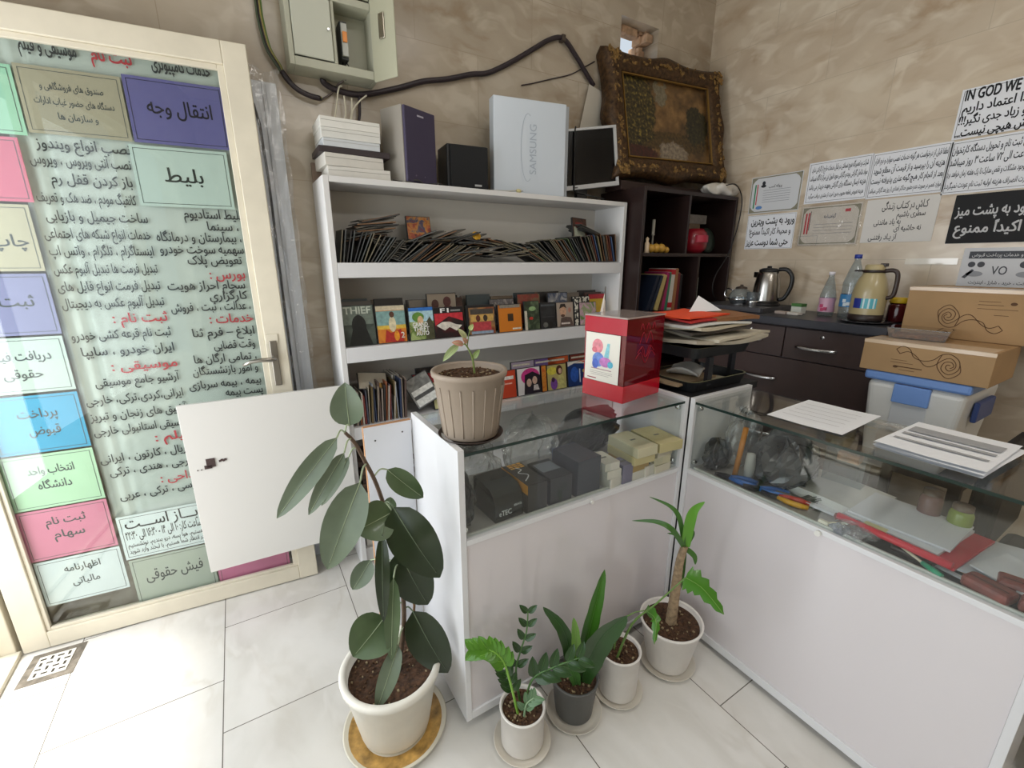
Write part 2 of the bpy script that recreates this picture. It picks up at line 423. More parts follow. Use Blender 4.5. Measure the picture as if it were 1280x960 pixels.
# ------------------------------------------------------------------ the room
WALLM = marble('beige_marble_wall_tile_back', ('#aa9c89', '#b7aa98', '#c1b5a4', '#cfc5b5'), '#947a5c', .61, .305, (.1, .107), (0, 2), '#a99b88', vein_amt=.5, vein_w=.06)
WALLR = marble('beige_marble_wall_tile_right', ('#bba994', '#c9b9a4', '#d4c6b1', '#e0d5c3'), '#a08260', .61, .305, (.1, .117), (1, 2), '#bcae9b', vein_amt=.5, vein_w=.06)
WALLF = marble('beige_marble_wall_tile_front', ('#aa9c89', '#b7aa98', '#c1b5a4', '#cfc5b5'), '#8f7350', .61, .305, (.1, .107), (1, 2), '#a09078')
FLOORM = marble('pale_floor_tile', ('#cfcbc4', '#dad7d1', '#e2dfda'), '#bdb4a6', .476, .462, (.354, .225), (1, 0), '#6a645c', rough=.16, frq=.441, vein_amt=.3, mortar=.0016)
struct('floor', FLOORM, lambda b: bx(b, -.95, 2.8, -2.2, 2.15, -.1, 0))
def wall_back(b):
    hx0, hx1, hz0, hz1 = 2.016, 2.314, 2.43, 2.705
    for x0, x1, z0, z1 in ((-.95, hx0, 0, 3.05), (hx1, 2.8, 0, 3.05), (hx0, hx1, 0, hz0), (hx0, hx1, hz1, 3.05)):
        bx(b, x0, x1, 2.15, 2.27, z0, z1)
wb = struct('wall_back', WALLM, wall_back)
# rough square hole through the wall, lined with brick
BRICK = pm('#c6a588', .95, var=.35, scale=22, bump=1.0)
def hole(b):
    random.seed(3)
    hx0, hx1, hz0, hz1 = 2.016, 2.314, 2.43, 2.705
    bx(b, hx0 - .02, hx1 + .02, 2.271, 2.31, hz1, hz1 + .05); bx(b, hx0 - .02, hx1 + .02, 2.271, 2.31, hz0 - .04, hz0)
    bx(b, hx0 - .05, hx0, 2.271, 2.30, hz0, hz1); bx(b, hx1, hx1 + .05, 2.271, 2.33, hz0, hz1)
    for k in range(16):
        z = hz0 + (hz1 - hz0) * random.random(); s = random.uniform(.025, .055)
        box(b, (hx1 - random.uniform(0, .05), 2.20 + random.uniform(0, .11), z), (s, s * 1.2, s * .8), M=None, bev=.006)
    for k in range(12):
        s = random.uniform(.03, .06)
        box(b, (hx0 + (hx1 - hx0) * random.random(), 2.20 + random.uniform(0, .1), hz1 - random.uniform(0, .03)), (s * 1.4, s, s * .7), bev=.006)
part('brick_lining', wb, BRICK, hole, label='broken brick lining of the square hole')
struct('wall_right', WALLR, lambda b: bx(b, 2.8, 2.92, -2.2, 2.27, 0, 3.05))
struct('wall_rear', WALLM, lambda b: bx(b, -.95, 2.92, -2.32, -2.2, 0, 3.05))
struct('ceiling', pm('#e6e2da', .8), lambda b: bx(b, -.95, 2.92, -2.2, 2.27, 3.05, 3.12))
def wall_front(b):
    bx(b, -1.07, -.95, 2.13, 2.27, 0, 3.05); bx(b, -1.07, -.95, -2.2, 2.13, 2.3, 3.05); bx(b, -1.07, -.95, -2.2, -1.2, 0, 2.3)
    bx(b, -1.07, -.95, -1.2, .98, 0, .3)
struct('wall_front', WALLF, wall_front)
# door frame, threshold and the shop window beside the doorway
def dframe(b):
    bx(b, -.95, -.875, 2.062, 2.13, 0, 2.3, bev=.004); bx(b, -.95, -.875, .98, 1.04, 0, 2.3, bev=.004)
    bx(b, -.95, -.875, 1.04, 2.062, 2.16, 2.3, bev=.004)
    bx(b, -.95, -.862, 1.04, 2.062, 0, .018, bev=.003); bx(b, -.95, -.93, 1.04, 2.062, .018, .04)
struct('door_2', CREAM, dframe)
def wframe(b):
    for y0, y1, z0, z1 in ((-1.2, -1.14, .3, 2.3), (.92, .98, .3, 2.3), (-1.14, .92, .3, .36), (-1.14, .92, 2.24, 2.3), (-.14, -.08, .36, 2.24)):
        bx(b, -.99, -.93, y0, y1, z0, z1)
w1 = struct('window_1', CREAM, wframe)
part('window_pane', w1, GLASS, lambda b: bx(b, -.965, -.957, -1.14, .92, .36, 2.24))
struct('trim_1', pm('#b9b4aa', .9, var=.1, scale=6), lambda b: bx(b, -6, -1.07, -5, 6, -.16, -.1), label='pavement outside the doorway')
struct('ceiling_lamp_rail', pm('#f2f2ee', .4), lambda b: bx(b, .25, 1.55, .33, .67, 3.0, 3.05)) if False else None
for lx, ly, lb in ((.9, .5, 'long white fill light fitting added above the shop floor'), (.9, -1.45, 'long white fill light fitting added near the rear wall')):  # unseen glowing fittings, added to go with the two fill lights
    t = thing('fill_fitting', lb, 'ceiling light', (lx, ly, 3.05))
    part('housing', t, pm('#ecece8', .4), lambda b: bx(b, -.65, .65, -.19, .19, -.04, 0, bev=.004))
    part('diffuser', t, pm('#fff8ea', .5, emit=1.5), lambda b: bx(b, -.6, .6, -.15, .15, -.05, -.0405))

# ------------------------------------------------------------------ the glazed entrance door, swung open along the back wall
DANG = -5.370
DM = Matrix.Translation((-.8553, 2.0493, 0)) @ Matrix.Rotation(R(DANG), 4, 'Z')        # local x along the door, -y towards the room
def leaf_frame(b):
    H_, W_ = 2.105, 1.0
    for x0, x1, z0, z1 in ((0, .075, .006, H_), (.925, W_, .006, H_), (.075, .925, .006, .072), (.075, .925, 2.035, H_)):
        bx(b, x0, x1, 0, .05, z0, z1, bev=.003)
    for x0, x1, z0, z1 in ((.075, .087, .072, 2.035), (.905, .925, .072, 2.035), (.087, .905, .072, .084), (.087, .905, 2.018, 2.035)):
        bx(b, x0, x1, .008, .022, z0, z1, bev=.002)
door = struct('door_1', CREAM, leaf_frame, label='cream framed glass door standing open')
door.matrix_world = DM
part('door_pane', door, clear('door_glass', '#f6f9f7'), lambda b: bx(b, .08, .915, .0225, .0285, .075, 2.03))
def dhandle(b):
    bx(b, .94, .965, -.008, 0, .92, 1.10, bev=.002)
    tube(b, [(.953, -.008, 1.035), (.953, -.045, 1.035), (.94, -.052, 1.035), (.905, -.052, 1.036), (.87, -.05, 1.032), (.845, -.046, 1.02)], [.008, .008, .009, .008, .007, .006], n=10)
part('door_handle', door, pm('#a9a49c', .3, 1.0), dhandle, label='grey metal lever handle')
part('lock_plate', door, CREAM, lambda b: bx(b, .93, .972, -.004, -.0002, 1.09, 1.125, bev=.001))

DX = V((math.cos(R(DANG)), math.sin(R(DANG)), 0)); DN = V((-DX.y, DX.x, 0))        # DN points to the wall
def on_door(s, z, depth): return frame_m(V((-.8553, 2.0493, 0)) + DX * s + DN * depth + V((0, 0, z)), DX, (0, 0, 1))
# the folded fabric banner behind the notices
ban = thing('banner', 'grey white banner of black and red Persian service lines behind the door glass', 'banner', M=on_door(0, 0, .040))
def bcloth(b):
    def f(u, v):
        x = .33 + u * .58
        d = .006 * math.sin((x - .33) * 150) * max(0, 1 - (x - .33) / .13) * (1 - .3 * v) if x < .46 else 0
        return (x, .45 + v * 1.58, -.003 + d - .006 * max(0, 1 - (x - .33) / .13))
    grid(b, f, 60, 20)
part('cloth', ban, pm('#c9cfcb', .75, var=.05, scale=9), bcloth)
BAN = [
('نصب انواع ویندوز', 0.387, 0.619, 1.751, 'k'),
('نصب آنتی ویروس ، ویروس', 0.365, 0.612, 1.705, 'k'),
('باز کردن قفل رم', 0.403, 0.606, 1.651, 'k'),
('کانفیگ مودم ، ضد هک و تعریف', 0.357, 0.606, 1.595, 'k'),
('ساخت جیمیل و بازیابی', 0.367, 0.627, 1.539, 'k'),
('خدمات انواع شبکه های اجتماعی', 0.352, 0.626, 1.485, 'k'),
('اینستاگرام ، تلگرام ، واتس اپ', 0.353, 0.625, 1.432, 'k'),
('تبدیل فرمت ها تبدیل آلبوم عکس', 0.352, 0.626, 1.374, 'k'),
('تبدیل فرمت انواع فایل های', 0.35, 0.624, 1.317, 'k'),
('تبدیل آلبوم عکس به دیجیتال', 0.349, 0.626, 1.261, 'k'),
('ثبت نام :', 0.472, 0.626, 1.206, 'r'),
('ثبت نام قرعه کشی خودرو', 0.351, 0.627, 1.152, 'k'),
('ایران خودرو ، سایپا', 0.367, 0.627, 1.095, 'k'),
('موسیقی :', 0.437, 0.627, 1.037, 'r'),
('آرشیو جامع موسیقی', 0.381, 0.625, 0.984, 'k'),
('ایرانی،کردی،ترکی، خارجی', 0.344, 0.626, 0.921, 'k'),
('آشیق های زنجان و تبریز', 0.343, 0.628, 0.861, 'k'),
('موسیقی استانبولی خارجی', 0.343, 0.626, 0.805, 'k'),
('فیلم :', 0.513, 0.628, 0.754, 'r'),
('سریال ، کارتون ، ایرانی', 0.34, 0.626, 0.697, 'k'),
('خارجی ، هندی ، ترکی', 0.357, 0.625, 0.643, 'k'),
('مداحی :', 0.501, 0.631, 0.585, 'r'),
('فارسی ، ترکی ، عربی', 0.368, 0.629, 0.541, 'k'),
('بلیط استادیوم', 0.733, 0.908, 1.56, 'k'),
('، سینما', 0.797, 0.892, 1.52, 'k'),
('، بیمارستان و درمانگاه', 0.642, 0.896, 1.481, 'k'),
('سهمیه سوخت خودرو', 0.644, 0.898, 1.44, 'k'),
('تعویض پلاک', 0.719, 0.887, 1.402, 'k'),
('بورس :', 0.778, 0.89, 1.351, 'r'),
('سجام احراز هویت', 0.645, 0.885, 1.313, 'k'),
('کارگزاری', 0.766, 0.887, 1.274, 'k'),
('، عدالت ، ثبت ، فروش', 0.642, 0.892, 1.235, 'k'),
('خدمات :', 0.753, 0.894, 1.188, 'r'),
('ابلاغ – فرم ثنا', 0.692, 0.892, 1.139, 'k'),
('وقت قضایی', 0.751, 0.888, 1.088, 'k'),
('، تمامی ارگان ها', 0.681, 0.886, 1.039, 'k'),
('و امور بازنشستگان', 0.669, 0.885, 0.993, 'k'),
('بیمه ، بیمه سربازی', 0.649, 0.889, 0.94, 'k'),
('پست بیمه', 0.762, 0.89, 0.9, 'k'),
]
def btext(b):
    write(b, 'خدمات کامپیوتری', .80, 2.016, .05, .16, 'c', 0, z=.0025, bold=.03); write(b, 'ثبت نام', .62, 2.016, .05, .1, 'c', 1, z=.0025, bold=.03); write(b, 'موسیقی و فیلم', .47, 2.016, .05, .13, 'c', 0, z=.0025, bold=.03)
    for t_, s0, s1, z, c in BAN:
        write(b, t_, (s0 + s1) / 2, z, .043 if c == 'k' else .047, s1 - s0, 'c', 1 if c == 'r' else 0, z=.0025, bold=.02)
part('lettering', ban, [pm('#3a3c40', .8), pm('#c9414d', .8)], btext)
# the paper notices taped inside the door glass: (s0, s1, z0, z1, colour, label, lines)
def notice(s0, s1, z0, z1, hx, label, lines, ink='#55595c', dep=.030, tilt=0.0, brd=True, grp='coloured paper notices behind the door glass'):
    wd, ht = s1 - s0, z1 - z0
    M = on_door(s0, z0, dep) @ Matrix.Rotation(R(tilt), 4, 'Z')
    return sheet('paper_notice', label, 'notice', M, wd, ht, pm(hx, .7, var=.03, scale=12), [(l[0], wd * l[1], ht * l[2], l[3], l[4] * wd if len(l) > 4 else None) for l in lines], ink=ink,
                 brd=[(.009, .0016)] if brd else None, group=grp)
notice(.092, .378, 1.768, 1.955, '#a9dcc0', 'mint green notice at the top left edge of the glass door', [('خدمات', .45, .55, .05)])
notice(.090, .352, 1.578, 1.760, '#e0708e', 'plain pink notice below the mint one on the glass door', [('شارژ', .4, .55, .05)], tilt=0)
notice(.090, .335, 1.370, 1.570, '#c8bda4', 'tan notice below the upper pink one on the glass door', [('چاپ و تکثیر', .42, .45, .05)])
notice(.090, .333, 1.167, 1.362, '#9492bd', 'lilac notice reading two words above the pale salary slip notice', [('ثبت نام', .5, .55, .05, .62)])
notice(.090, .331, .974, 1.160, '#cfdcd6', 'pale grey green notice between the lilac and the blue notices', [('دریافت فیش', .5, .66, .042, .66), ('حقوقی', .5, .34, .042, .4)])
notice(.090, .330, .762, .965, '#46a9d6', 'bright blue notice on the left of the glass door', [('پرداخت', .52, .68, .045, .42), ('قبوض', .55, .38, .045, .34)])
notice(.084, .330, .553, .755, '#bfe2c0', 'light green notice between the blue and the lower pink notice', [('انتخاب واحد', .5, .70, .042, .5), ('دانشگاه', .5, .42, .042, .36)])
notice(.082, .330, .350, .548, '#e189a5', 'pink notice low on the left above the white tax notice', [('ثبت نام', .5, .74, .042, .44), ('سهام', .5, .46, .042, .34)])
notice(.086, .331, .158, .344, '#dfe6ea', 'white notice lowest on the left of the glass door', [('اظهارنامه', .52, .74, .038, .42), ('مالیاتی', .52, .42, .038, .32)])
notice(.383, .632, 1.778, 1.962, '#b5aa95', 'tan three line notice at the top beside the violet one', [('صندوق های فروشگاهی و', .5, .72, .026, .6), ('دستگاه های حضور غیاب ادارات', .5, .5, .026, .76), ('و سازمان ها', .5, .28, .026, .38)])
notice(.637, .908, 1.778, 1.972, '#6f6aa6', 'violet notice at the top right of the glass door', [('انتقال وجه', .52, .56, .062, .66)], ink='#1e1c2c')
notice(.618, .892, 1.582, 1.770, '#cfded9', 'pale mint notice below the violet one', [('بلیط', .5, .52, .062, .4)], ink='#2c3432')
notice(.341, .616, .276, .462, '#e4ecef', 'white opening hours notice with heavy black lettering low on the door', [('بـــاز اســـت', .5, .80, .062, .84), ('ساعت کار: ۱۰ الی ۱۴ - ۱۶:۳۰ الی ۲۲:۳۰', .5, .53, .05, .88), ('هستیم، هوا پسه، درو ببندیم، نونشستیم', .5, .32, .026, .88), ('در انتظار شما هستیم، با لبخند وارد شوید', .5, .17, .026, .88)], ink='#1d2024')
notice(.346, .616, .068, .270, '#b3b9ad', 'grey green notice under the opening hours notice', [('فیش حقوقی', .5, .58, .065, .7)], ink='#3a3f3c')
notice(.622, .892, .064, .252, '#d9769f', 'deep pink notice at the lower right of the door', [('افتتاح حساب', .5, .6, .05, .6)])
# floor drain in the corner by the door
dr = thing('floor_drain', 'small square slotted drain cover in the floor beside the door', 'drain', (-.752, 1.944, 0), R(-4))
part('surround', dr, pm('#6f685e', .95, var=.4, scale=40), lambda b: bx(b, -.075, .075, -.075, .075, 0, .002))
def drain(b):
    bx(b, -.05, .05, -.052, .052, .002, .0045)
part('cover', dr, pm('#d9d6cd', .5), drain)
def slots(b):
    for i in range(4):
        for j in range(4):
            x, y = -.036 + i * .024, -.036 + j * .024
            if (i + j) % 2: bx(b, x - .009, x + .009, y - .004, y + .004, .0046, .0049)
            else: bx(b, x - .004, x + .004, y - .009, y + .009, .0046, .0049)
part('slots', dr, pm('#3a352e', .9), slots)
# plastic-wrapped white board leaning behind the door
pb = thing('wrapped_board', 'tall white board wrapped in clear plastic standing behind the open door', 'board', (.05, 2.095, 0))
part('board', pb, pm('#eceff4', .35), lambda b: bx(b, 0, .185, .012, .045, .004, 2.05, bev=.003))
part('edge_groove', pb, pm('#1c1c26', .4), lambda b: tube(b, [(.112, .009, .3), (.112, .009, 1.2), (.117, .009, 1.7), (.112, .009, 1.9), (.100, .009, 1.97)], .0045), label='dark groove running down the board')
part('rail', pb, pm('#d7dadf', .3), lambda b: bx(b, .135, .15, .006, .0115, .01, 2.04, bev=.002))
def wrap(b):
    random.seed(5)
    def f(u, v):
        return (-.006 + u * .205 + .004 * math.sin(v * 60 + u * 9), .003 - .004 * math.sin(u * 23 + v * 47) - .006 * random.random(), .002 + v * 2.085 + .01 * math.sin(u * 14))
    grid(b, f, 14, 60, smooth=False)
part('plastic_wrap', pb, clear('wrap_film', '#f8f9fa', rough=.06, gloss=3.0, bump=.5, scale=30, haze=.05, hz='#f4f6fa'), wrap)
# ------------------------------------------------------------------ the white bookshelf against the back wall
bs = thing('bookshelf', 'wide white open bookshelf full of discs against the marble wall', 'bookshelf', (.33, 1.9, 0))      # local: x 0..1.57, y 0..0.245
W_ = 1.57
for x0, x1, nm in ((0, .022, 'left'), (W_ - .022, W_, 'right')):
    part('side_panel', bs, WHITE_SAT, lambda b: bx(b, x0, x1, 0, .24, 0, 1.712, bev=.0015))
part('top_panel', bs, WHITE_SAT, lambda b: bx(b, .0225, W_ - .0225, 0, .24, 1.69, 1.712, bev=.0015))
part('back_panel', bs, pm('#dcd8d0', .5), lambda b: bx(b, .0225, W_ - .0225, .236, .242, .06, 1.689))
for zt, zb in ((1.395, 1.336), (1.052, .988), (.698, .642), (.366, .30)):
    def shelf(b):
        bx(b, .0225, W_ - .0225, .018, .235, zt - .02, zt)
        bx(b, .0225, W_ - .0225, 0, .0178, zb, zt, bev=.0015)
    part('shelf', bs, WHITE, shelf)
part('plinth', bs, WHITE_SAT, lambda b: bx(b, .0225, W_ - .0225, .02, .235, .004, .08))
# its cabinet door, swung wide open to the left
cd = thing('cabinet_door_pivot', 'x', 'x') if False else None
CDM = Matrix.Translation((.33 - .33, 0, 0))
def cdoor(b):
    M = Matrix.Translation((.004, -.012, 0)) @ Matrix.Rotation(R(-2.5), 4, 'Z')
    box(b, (-.29, 0, .553), (.575, .016, .697), M=M, bev=.0012)
part('cabinet_door', bs, pm('#dbd9d5', .25, coat=.3), cdoor, label='square white cabinet door swung open')
def lockm(b):
    M = Matrix.Translation((.004, -.012, 0)) @ Matrix.Rotation(R(-2.5), 4, 'Z')
    box(b, (-.508, -.010, .667), (.028, .003, .034), M=M)
    box(b, (-.518, -.010, .652), (.024, .003, .014), M=M)
    for k in range(4): box(b, (-.478 + k * .006, -.0095, .668 + (k % 2) * .003), (.008, .0015, .008), M=M)
    for k in range(2): box(b, (-.540 - k * .012, -.0095, .645), (.004, .0015, .004), M=M)
part('broken_lock_mark', bs, pm('#4a3a38', .9, var=.3, scale=200), lockm, label='dark chipped mark where the lock was')
part('hinge', bs, STEEL, lambda b: [bx(b, -.006, .012, -.004, -.0002, z, z + .04) for z in (.26, .8)])

# ------------------------------------------------------------------ the two glass topped counters
def counter(label, M, Lx, D, top, split, kb, glass_in):
    t = thing('display_counter', label, 'display counter', M=M)          # local x along the front, y to the back
    part('side_panel', t, WHITE, lambda b: bx(b, 0, .018, 0, D, kb, top + .012, bev=.001))
    part('side_panel', t, WHITE, lambda b: bx(b, Lx - .018, Lx, 0, D, kb, top + .012, bev=.001))
    part('front_panel', t, pm('#dcd6d8', .15, coat=.5), lambda b: bx(b, .0185, Lx - .0185, .006, .022, kb + .03, split - .016))
    part('bottom_rail', t, WHITE, lambda b: bx(b, .0185, Lx - .0185, .0, .03, kb, kb + .0295, bev=.001))
    part('middle_rail', t, WHITE, lambda b: bx(b, .0185, Lx - .0185, .0, .03, split - .0155, split, bev=.001))
    part('display_floor', t, pm('#a5a19c', .4), lambda b: bx(b, .0185, Lx - .0185, .031, D - .005, split - .02, split - .002))
    part('base_board', t, WHITE, lambda b: bx(b, .0185, Lx - .0185, .031, D - .005, kb, kb + .018))
    part('front_glass', t, GLASS, lambda b: bx(b, .02, Lx - .02, .012, .018, split + .001, top - .009))
    part('top_glass', t, GLASS, lambda b: bx(b, .019, Lx - .019, .004, D - .004, top - .008, top), label='greenish glass top')
    part('glass_edge', t, pm('#22332f', .15), lambda b: bx(b, .02, Lx - .02, .0015, .0038, top - .0085, top - .0005), label='dark green polished edge')
    part('seal_strip', t, pm('#c9c9c2', .4), lambda b: bx(b, .03, Lx - .03, .019, .024, split + .0005, split + .007))
    for x in (.024, Lx - .024):
        for z in (top - .028, split + .022):
            part('glass_clip', t, CHROME, lambda b: tube(b, [(x, .0185, z), (x, .034, z)], .008, n=10))
    for x in (.05, Lx - .05):
        part('foot', t, pm('#6b6560', .4, .6), lambda b: lathe(b, [(.0, 0), (.021, 0), (.021, .006), (.012, .008), (.012, kb - .0005), (0, kb - .0005)], 16, c=(x, .06, 0)))
    return t
HA = .924
ca = counter('low white glass topped counter facing the camera, taupe pot on it', Matrix.Translation((.42, .955, 0)), .90, .355, HA, .667, .035, 1)
part('latch_knob', ca, pm('#e6e4de', .3), lambda b: tube(b, [(.46, -.0005, .655), (.46, -.008, .655)], .006, n=12))
MB_ = Matrix.Translation((1.3206, .95, 0)) @ Matrix.Rotation(R(-90), 4, 'Z')                     # x runs towards the camera, y to the right
cb_ = counter('low white glass topped counter on the right with loose papers on it', MB_, .90, .345, HA, .667, .022, 1)
part('latch_knob', cb_, pm('#e6e4de', .3), lambda b: tube(b, [(.462, -.0005, .655), (.462, -.010, .655)], .008, n=12))

# spare board standing behind the left end of the near counter
def spare(b): bx(b, 0, .148, 0, .016, .002, .914, bev=.001)
sb = thing('loose_panel', 'upright white board with small pin holes left of the near counter', 'board', (.268, 1.302, 0))
part('board', sb, pm('#e3e4ea', .3), spare)
part('raw_edge', sb, pm('#b98a63', .8), lambda b: (bx(b, .0005, .1475, .001, .015, .9141, .9155), bx(b, -.0015, -.0001, .001, .015, .004, .914)), label='bare brown chipboard edge')
def pins(b):
    for x, z in ((.032, .868), (.118, .880), (.116, .70), (.034, .55), (.115, .52)): tube(b, [(x, .0, z), (x, -.0012, z)], .0028, n=8)
part('pin_holes', sb, pm('#4a4644', .8), pins)

# ------------------------------------------------------------------ dark brown cabinet in the corner
DK = pm('#281a18', .38, var=.12, scale=10)
DKI = pm('#16100f', .6)
dsf = thing('dark_shelf_unit', 'dark brown open shelf unit in the room corner under the gilt painting', 'shelf unit', (1.92, 1.80, 0))     # local x 0..0.83, y 0..0.34
for x0, x1 in ((0, .02), (.81, .83)): part('side_panel', dsf, DK, lambda b: bx(b, x0, x1, 0, .34, 0, 1.785, bev=.001))
for z0, z1 in ((1.765, 1.785), (1.428, 1.446), (1.092, 1.112), (.70, .72), (.05, .07)): part('shelf', dsf, DK, lambda b: bx(b, .0205, .8095, 0, .33, z0, z1))
part('divider', dsf, DK, lambda b: bx(b, .372, .39, .002, .33, 1.4465, 1.7645)); part('divider', dsf, DK, lambda b: bx(b, .506, .524, .002, .33, 1.1125, 1.4275))
part('back_panel', dsf, DKI, lambda b: bx(b, .0205, .8095, .331, .339, .0, 1.784))

# ------------------------------------------------------------------ brown drawer cabinet with a dark worktop along the right wall
dc = thing('drawer_cabinet', 'dark brown cabinet with metal drawer handles along the right wall', 'drawer cabinet', (2.36, .775, 0))        # x 0..0.43, y 0..1.01
BR = pm('#40302d', .35, var=.1, scale=8)
part('carcass', dc, pm('#2b2020', .5), lambda b: bx(b, .018, .43, 0, 1.01, .004, 1.086))
wt = solo('worktop', 'dark slate worktop lying on the brown drawer cabinet', 'worktop', pm('#33343c', .35, var=.1, scale=30), lambda b: bx(b, 0, .455, 0, 1.02, 0, .04, bev=.004), (2.34, .77, 1.0865))
for y0, y1, z0, z1, hy, hz, key in ((.004, .418, .925, 1.078, .265, .99, 1), (.424, 1.006, .925, 1.078, .62, 1.0, 1), (.004, 1.006, .60, .919, .52, .806, 0), (.004, 1.006, .30, .594, .5, .5, 0), (.004, 1.006, .02, .294, .5, .2, 0)):
    d = part('drawer', dc, BR, lambda b: bx(b, 0, .0175, y0, y1, z0, z1, bev=.001))
    def hnd(b):
        tube(b, [(-.001, hy - .085, hz), (-.014, hy - .082, hz), (-.022, hy - .03, hz - .002), (-.022, hy + .03, hz - .002), (-.014, hy + .082, hz), (-.001, hy + .085, hz)], .009, n=8, sm=3)
    part('handle', d, CHROME, hnd)
    if key: part('keyhole', d, CHROME, lambda b: lathe(b, [(0, 0), (.009, 0), (.009, .003), (0, .003)], 14)).matrix_local = Matrix.Translation((-.0005, hy - .02, z1 - .03)) @ Matrix.Rotation(R(-90), 4, 'Y')

# ------------------------------------------------------------------ dark stand in the corner between the counters, and the letter trays on it
st = thing('corner_stand', 'black stand in the corner between the two counters', 'stand', (1.345, .975, 0))
part('top', st, pm('#17171a', .5), lambda b: bx(b, 0, .43, 0, .36, .90, .928, bev=.002))
for x, y in ((.03, .03), (.40, .03), (.03, .33), (.40, .33)): part('leg', st, pm('#17171a', .5), lambda b: bx(b, x - .02, x + .02, y - .02, y + .02, 0, .8995))
lt = thing('letter_tray', 'two tier black letter tray stuffed with papers behind the counters', 'letter tray', (1.372, .985, .9285))
TB = pm('#1d1f22', .35)
def tray(b, z, w=.352, d=.25):
    def rr(x0, x1, y0, y1, r, n=5):
        P = []
        for cx, cy, a0 in ((x1 - r, y1 - r, 0), (x0 + r, y1 - r, 90), (x0 + r, y0 + r, 180), (x1 - r, y0 + r, 270)):
            for k in range(n + 1): a = R(a0 + 90 * k / n); P.append((cx + r * math.cos(a), cy + r * math.sin(a)))
        return P
    prism(b, rr(.012, w - .012, .012, d - .012, .03), z, z + .004)
    o = rr(0, w, 0, d, .035); i_ = rr(.006, w - .006, .006, d - .006, .03); lo = rr(.012, w - .012, .012, d - .012, .03); n = len(o)
    A = [b.verts.new((x, y, z)) for x, y in lo]; B = [b.verts.new((x, y, z + .04)) for x, y in o]; C_ = [b.verts.new((x, y, z + .04)) for x, y in i_]; D_ = [b.verts.new((x * .98 + .003, y * .98 + .003, z + .004)) for x, y in lo]
    for k in range(n):
        k2 = (k + 1) % n
        for q, mi in (((A[k], A[k2], B[k2], B[k]), 0), ((B[k], B[k2], C_[k2], C_[k]), 1), ((C_[k], C_[k2], D_[k2], D_[k]), 0)):
            f = b.faces.new(q); f.material_index = mi
part('lower_tray', lt, [TB, pm('#8d8a66', .4)], lambda b: tray(b, .001)); part('upper_tray', lt, [TB, pm('#8d8a66', .4)], lambda b: tray(b, .128))
for x, y in ((.03, .235), (.322, .235), (.10, .012), (.332, .07)): part('post', lt, TB, lambda b: bx(b, x - .013, x + .013, y - .008, y + .008, .02, .1275))
def stack_sheet(nm, label, hx, x, y, z, wd, dp, th, rz, grp, curlk=.012, seed=1):
    def fn(b):
        random.seed(seed)
        def f(u, v, o=0): return ((u - .5) * wd, (v - .5) * dp, o + curlk * (abs(2 * u - 1) ** 3) * math.sin(seed * 2 + 3 * v) + curlk * .4 * math.sin(seed + u * 6) )
        grid(b, lambda u, v: f(u, v, th), 12, 6); grid(b, lambda u, v: f(u, v, 0), 12, 6)
        n = 12
        for a in (0, 1):
            for i in range(n):
                p = [f(i / n, a, 0), f((i + 1) / n, a, 0), f((i + 1) / n, a, th), f(i / n, a, th)]; b.faces.new([b.verts.new(q) for q in p])
            for i in range(6):
                p = [f(a, i / 6, 0), f(a, (i + 1) / 6, 0), f(a, (i + 1) / 6, th), f(a, i / 6, th)]; b.faces.new([b.verts.new(q) for q in p])
    return solo(nm, label, nm.replace('_', ' '), pm(hx, .7, var=.05, scale=20), fn, (x, y, z), R(rz), grp)
TX, TY = 1.548, 1.11
G_ = 'papers heaped on the black letter tray'
for nm, lb, hx, dx, dy, z, wd, dp, th, rz, ck, sd in (
    ('newspaper', 'greyish newsprint sheets hanging over the front of the upper tray', '#b5ad9c', .02, -.01, 1.104, .40, .27, .012, -4, .010, 1),
    ('newspaper', 'pale folded newspaper sticking out to the right of the upper tray', '#cfc7b4', .09, -.02, 1.122, .40, .23, .010, 6, .012, 2),
    ('document_folder', 'dark grey folder in the middle of the paper heap', '#57524e', .0, .02, 1.142, .34, .24, .010, -3, .006, 3),
    ('paper_stack', 'cream sheets under the brown folder on the paper heap', '#c8bea8', -.01, .0, 1.158, .33, .24, .010, 3, .006, 4),
    ('paper_stack', 'white sheets just below the red folder on the paper heap', '#dcdcd8', -.02, .0, 1.174, .33, .23, .008, -5, .006, 5),
    ('document_folder', 'red folder near the top of the paper heap', '#b32a2a', -.03, .01, 1.188, .30, .22, .007, -2, .004, 6),
    ('document_folder', 'orange red folder uppermost on the paper heap', '#e8502a', -.06, .02, 1.200, .26, .20, .006, 4, .004, 8),
    ('document_folder', 'brown card folder tilted over the paper heap', '#8a5f3c', .08, -.01, 1.186, .22, .22, .014, -8, .004, 9)):
    stack_sheet(nm, lb, hx, TX + dx, TY + dy, z, wd, dp, th, rz, G_, ck, sd)
def tri(b): b.faces.new([b.verts.new(p) for p in ((-.06, .02, .0), (.11, -.01, .0), (.03, .05, .06))]); b.faces.new([b.verts.new(p) for p in ((-.06, .02, -.001), (.03, .05, .059), (.11, -.01, -.001))])
solo('paper_sheet', 'white sheet propped up like a tent on top of the paper heap', 'paper', PAPER, tri, (TX + .05, TY + .03, 1.204), 0)
for k, (lb, hx, z, rz, dx) in enumerate((('cream sheets lying in the lower tray', '#c9bfa6', .935, -3, -.02), ('brown envelope lying in the lower tray', '#9a8468', .952, 5, -.08), ('crumpled white sheet in the lower tray', '#d5d2cc', .968, 22, -.03))):
    stack_sheet('paper_stack' if k != 1 else 'envelope', lb, hx, TX + dx, TY + .02, z, .26 if k < 2 else .12, .18 if k < 2 else .12, .008, rz, None, .004 if k < 2 else .02, k + 20)

